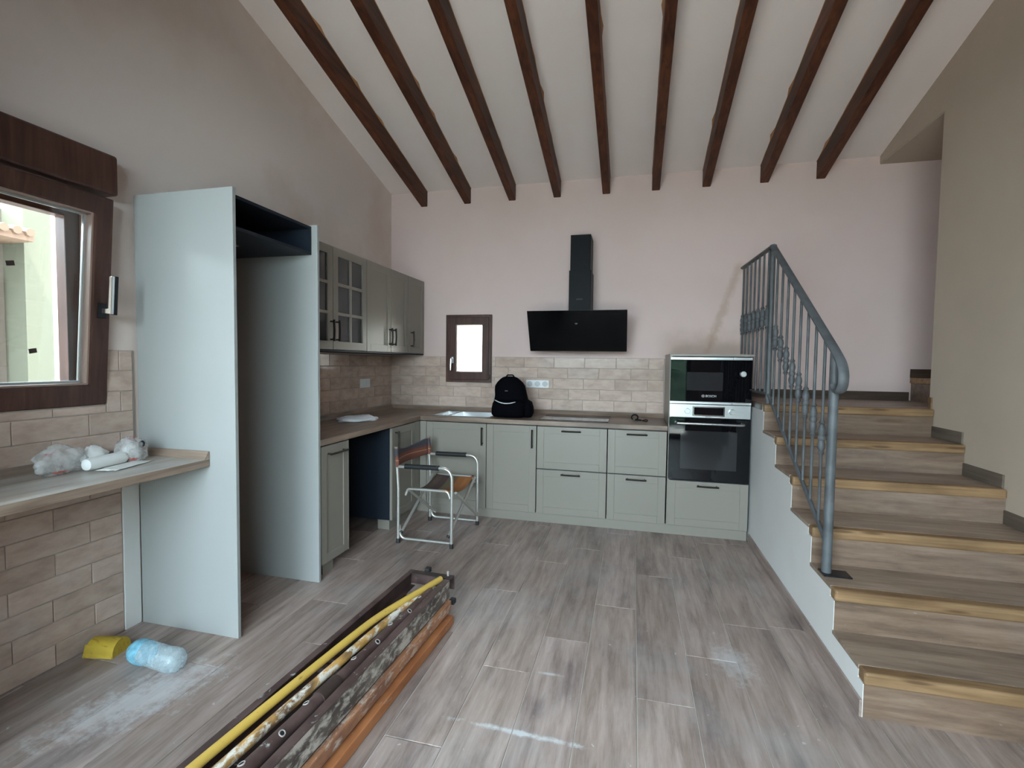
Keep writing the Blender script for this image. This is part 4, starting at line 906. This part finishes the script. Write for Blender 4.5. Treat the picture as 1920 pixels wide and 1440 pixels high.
# ------------------------------------------------------------------ bags and roll on the breakfast shelf
ZS = .876
def filmbag(c, rad, amp, seed, rz, name, label, sq=1.):
    m = MB().blob((0, 0, 0), rad, amp, 1.6, seed, 32, 18); m.v = [Matrix.Translation(c) @ Matrix.Rotation(rz, 4, 'Z') @ p for p in m.v]
    for p in m.v: p.z = max(p.z, ZS+.0005)
    r = empty(name, (c[0], c[1], ZS), label, 'plastic bag', 'packaging on the breakfast shelf'); m.build('film', 'film', r, smooth='all'); return r
r1 = filmbag((.150, -3.105, ZS+.052), (.045, .105, .062), .30, 1.3, .12, 'film_bag', 'clear crinkled bag with red print at the window end of the shelf')
MB().box(.155, -3.172, ZS+.088, .160, -3.132, ZS+.095).build('red_print', 'red', r1); MB().box(.184, -3.165, ZS+.014, .190, -3.120, ZS+.021).build('red_print', 'red', r1)
o = MB(); o.M = Matrix.Translation((.195, -2.975, ZS+.030)) @ Matrix.Rotation(math.radians(-82), 4, 'Z'); o.lathe([(.002, -.106), (.012, -.104), (.020, -.098), (.026, -.088), (.028, -.074), (.0275, -.02), (.0285, .06), (.024, .085), (.010, .094)], (0, 0, 0), (1, 0, 0), 18)
o = o.build('foam_roll', 'foam', smooth=True); tag(o, 'white foam roll between the two clear bags on the shelf', 'roll', 'packaging on the breakfast shelf')
o = MB().blob((.135, -2.975, ZS+.045), (.035, .05, .048), .25, 1.8, 6.2, 20, 12, floor=ZS+.001).build('foam_lump', 'foam', smooth='all'); tag(o, 'rounded white foam lump behind the foam roll on the shelf', 'packaging', 'packaging on the breakfast shelf')
r2 = filmbag((.165, -2.835, ZS+.058), (.055, .065, .066), .28, 4.4, .3, 'film_bag', 'clear crinkled bag of white parts next to the fridge panel')
o = MB().blob((.175, -2.845, ZS+.045), (.022, .030, .044), .2, 2, 2.2, 18, 12).build('white_part', 'foam', r2, smooth='all')
MB().tube(circ((.212, -2.822, ZS+.070), .012, 1.4), .005, 8).build('dark_ring', 'blackmetal', r2, smooth=True)
MB().box(.158, -2.848, ZS+.104, .164, -2.816, ZS+.112).build('red_print', 'red', r2); MB().box(.198, -2.870, ZS+.012, .205, -2.838, ZS+.019).build('red_print', 'red', r2)
m = MB(); m.M = Matrix.Translation((.245, -2.925, ZS+.0005)) @ Matrix.Rotation(.25, 4, 'Z'); n = 8
V = [((i/n-.5)*.09, (j/n-.5)*.22, .004*(1+noise.noise(Vector((i*.5, j*.6, 2))))+.0008*0) for j in range(n+1) for i in range(n+1)]; V2 = [(x, y, z+.0006) for x, y, z in V]
Fq = [(j*(n+1)+i, j*(n+1)+i+1, (j+1)*(n+1)+i+1, (j+1)*(n+1)+i) for j in range(n) for i in range(n)]; N = len(V)
rimi = [i for i in range(n)]+[j*(n+1)+n for j in range(n)]+[n*(n+1)+i for i in range(n, 0, -1)]+[j*(n+1) for j in range(n, 0, -1)]
m.add(V+V2, [tuple(reversed(f)) for f in Fq]+[tuple(N+k for k in f) for f in Fq]+[(rimi[k], rimi[(k+1) % len(rimi)], N+rimi[(k+1) % len(rimi)], N+rimi[k]) for k in range(len(rimi))])
o = m.build('paper_sheet', 'paper', smooth='all'); tag(o, 'loose white paper sheet lying on the breakfast shelf', 'paper')

# ------------------------------------------------------------------ litter on the floor by the left wall
bo = empty('water_bottle', (.43, -2.95, 0), 'crushed clear plastic bottle with blue neck lying on the floor', 'bottle')
Mb = Matrix.Translation((.30, -2.945, .052)) @ Matrix.Rotation(math.radians(-4), 4, 'Z')
prof = [(.010, .0), (.038, .004), (.046, .016), (.050, .03), (.051, .05)]
for k in range(7): h = .058+k*.018; prof += [(.050, h), (.0455, h+.006), (.0455, h+.010), (.050, h+.016)]
prof += [(.050, .195), (.052, .215), (.051, .245), (.044, .262), (.034, .270), (.004, .272)]
m = MB(); n = 24; pts = []; 
rings = []
for r, h in prof:
    rg = []
    for k in range(n):
        a = 2*math.pi*k/n; kk = 1+.10*noise.noise(Vector((h*14, math.cos(a)*1.5, math.sin(a)*1.5))); z = math.sin(a)*r*kk; rg.append(Mb @ Vector((h, math.cos(a)*r*kk, max(z, -.0515))))
    rings.append(rg)
m.loft(rings); m.build('bottle_body', 'pet', bo, smooth='all')
m = MB(); m.M = Mb; m.lathe([(.0405, .003), (.0485, .016), (.0525, .03), (.0530, .055), (.0518, .075)], (0, 0, 0), (1, 0, 0), 24); m.build('label_band', 'petblue', bo, smooth=True)
m = MB(); m.M = Mb; m.lathe([(.020, -.022), (.022, -.020), (.022, .0), (.018, .002)], (0, 0, 0), (1, 0, 0), 18); m.build('cap', 'bluecap', bo, smooth=True)
yp = empty('yellow_pack', (.105, -2.92, 0), 'torn yellow cardboard pack lying on the floor by the tiled wall', 'pack')
m = MB(); m.M = Matrix.Translation((.115, -2.925, .001)) @ Matrix.Rotation(math.radians(12), 4, 'Z')
outer = [(-.072, .0), (-.068, .055), (-.045, .076), (0, .083), (.045, .072), (.066, .045), (.070, .0)]
m2 = MB(); m2.M = m.M; sec = [(.052*math.cos(a)*1.0, .068*abs(math.sin(a))**.8) for a in (math.pi*k/10 for k in range(11))]
m2.prism([(u, v) for u, v in sec], 'x', -.066, .066); m2.build('wrapper', 'yellowpack', yp, smooth=True)
m3 = MB(); m3.M = m.M; m3.prism([(u*.86, v*.86+.002) for u, v in sec], 'x', -.0675, -.064); m3.build('open_end', 'packin', yp)
m4 = MB(); m4.M = m.M; m4.add([(-.07, -.054, .002), (.064, -.052, .002), (.064, -.030, .045), (-.074, -.034, .052), (-.07, -.057, .003), (.064, -.055, .003), (.064, -.033, .047), (-.074, -.037, .054)], [(0, 1, 2, 3), (7, 6, 5, 4), (0, 4, 5, 1), (1, 5, 6, 2), (2, 6, 7, 3), (3, 7, 4, 0)]); m4.build('flap', 'yellowpack', yp)
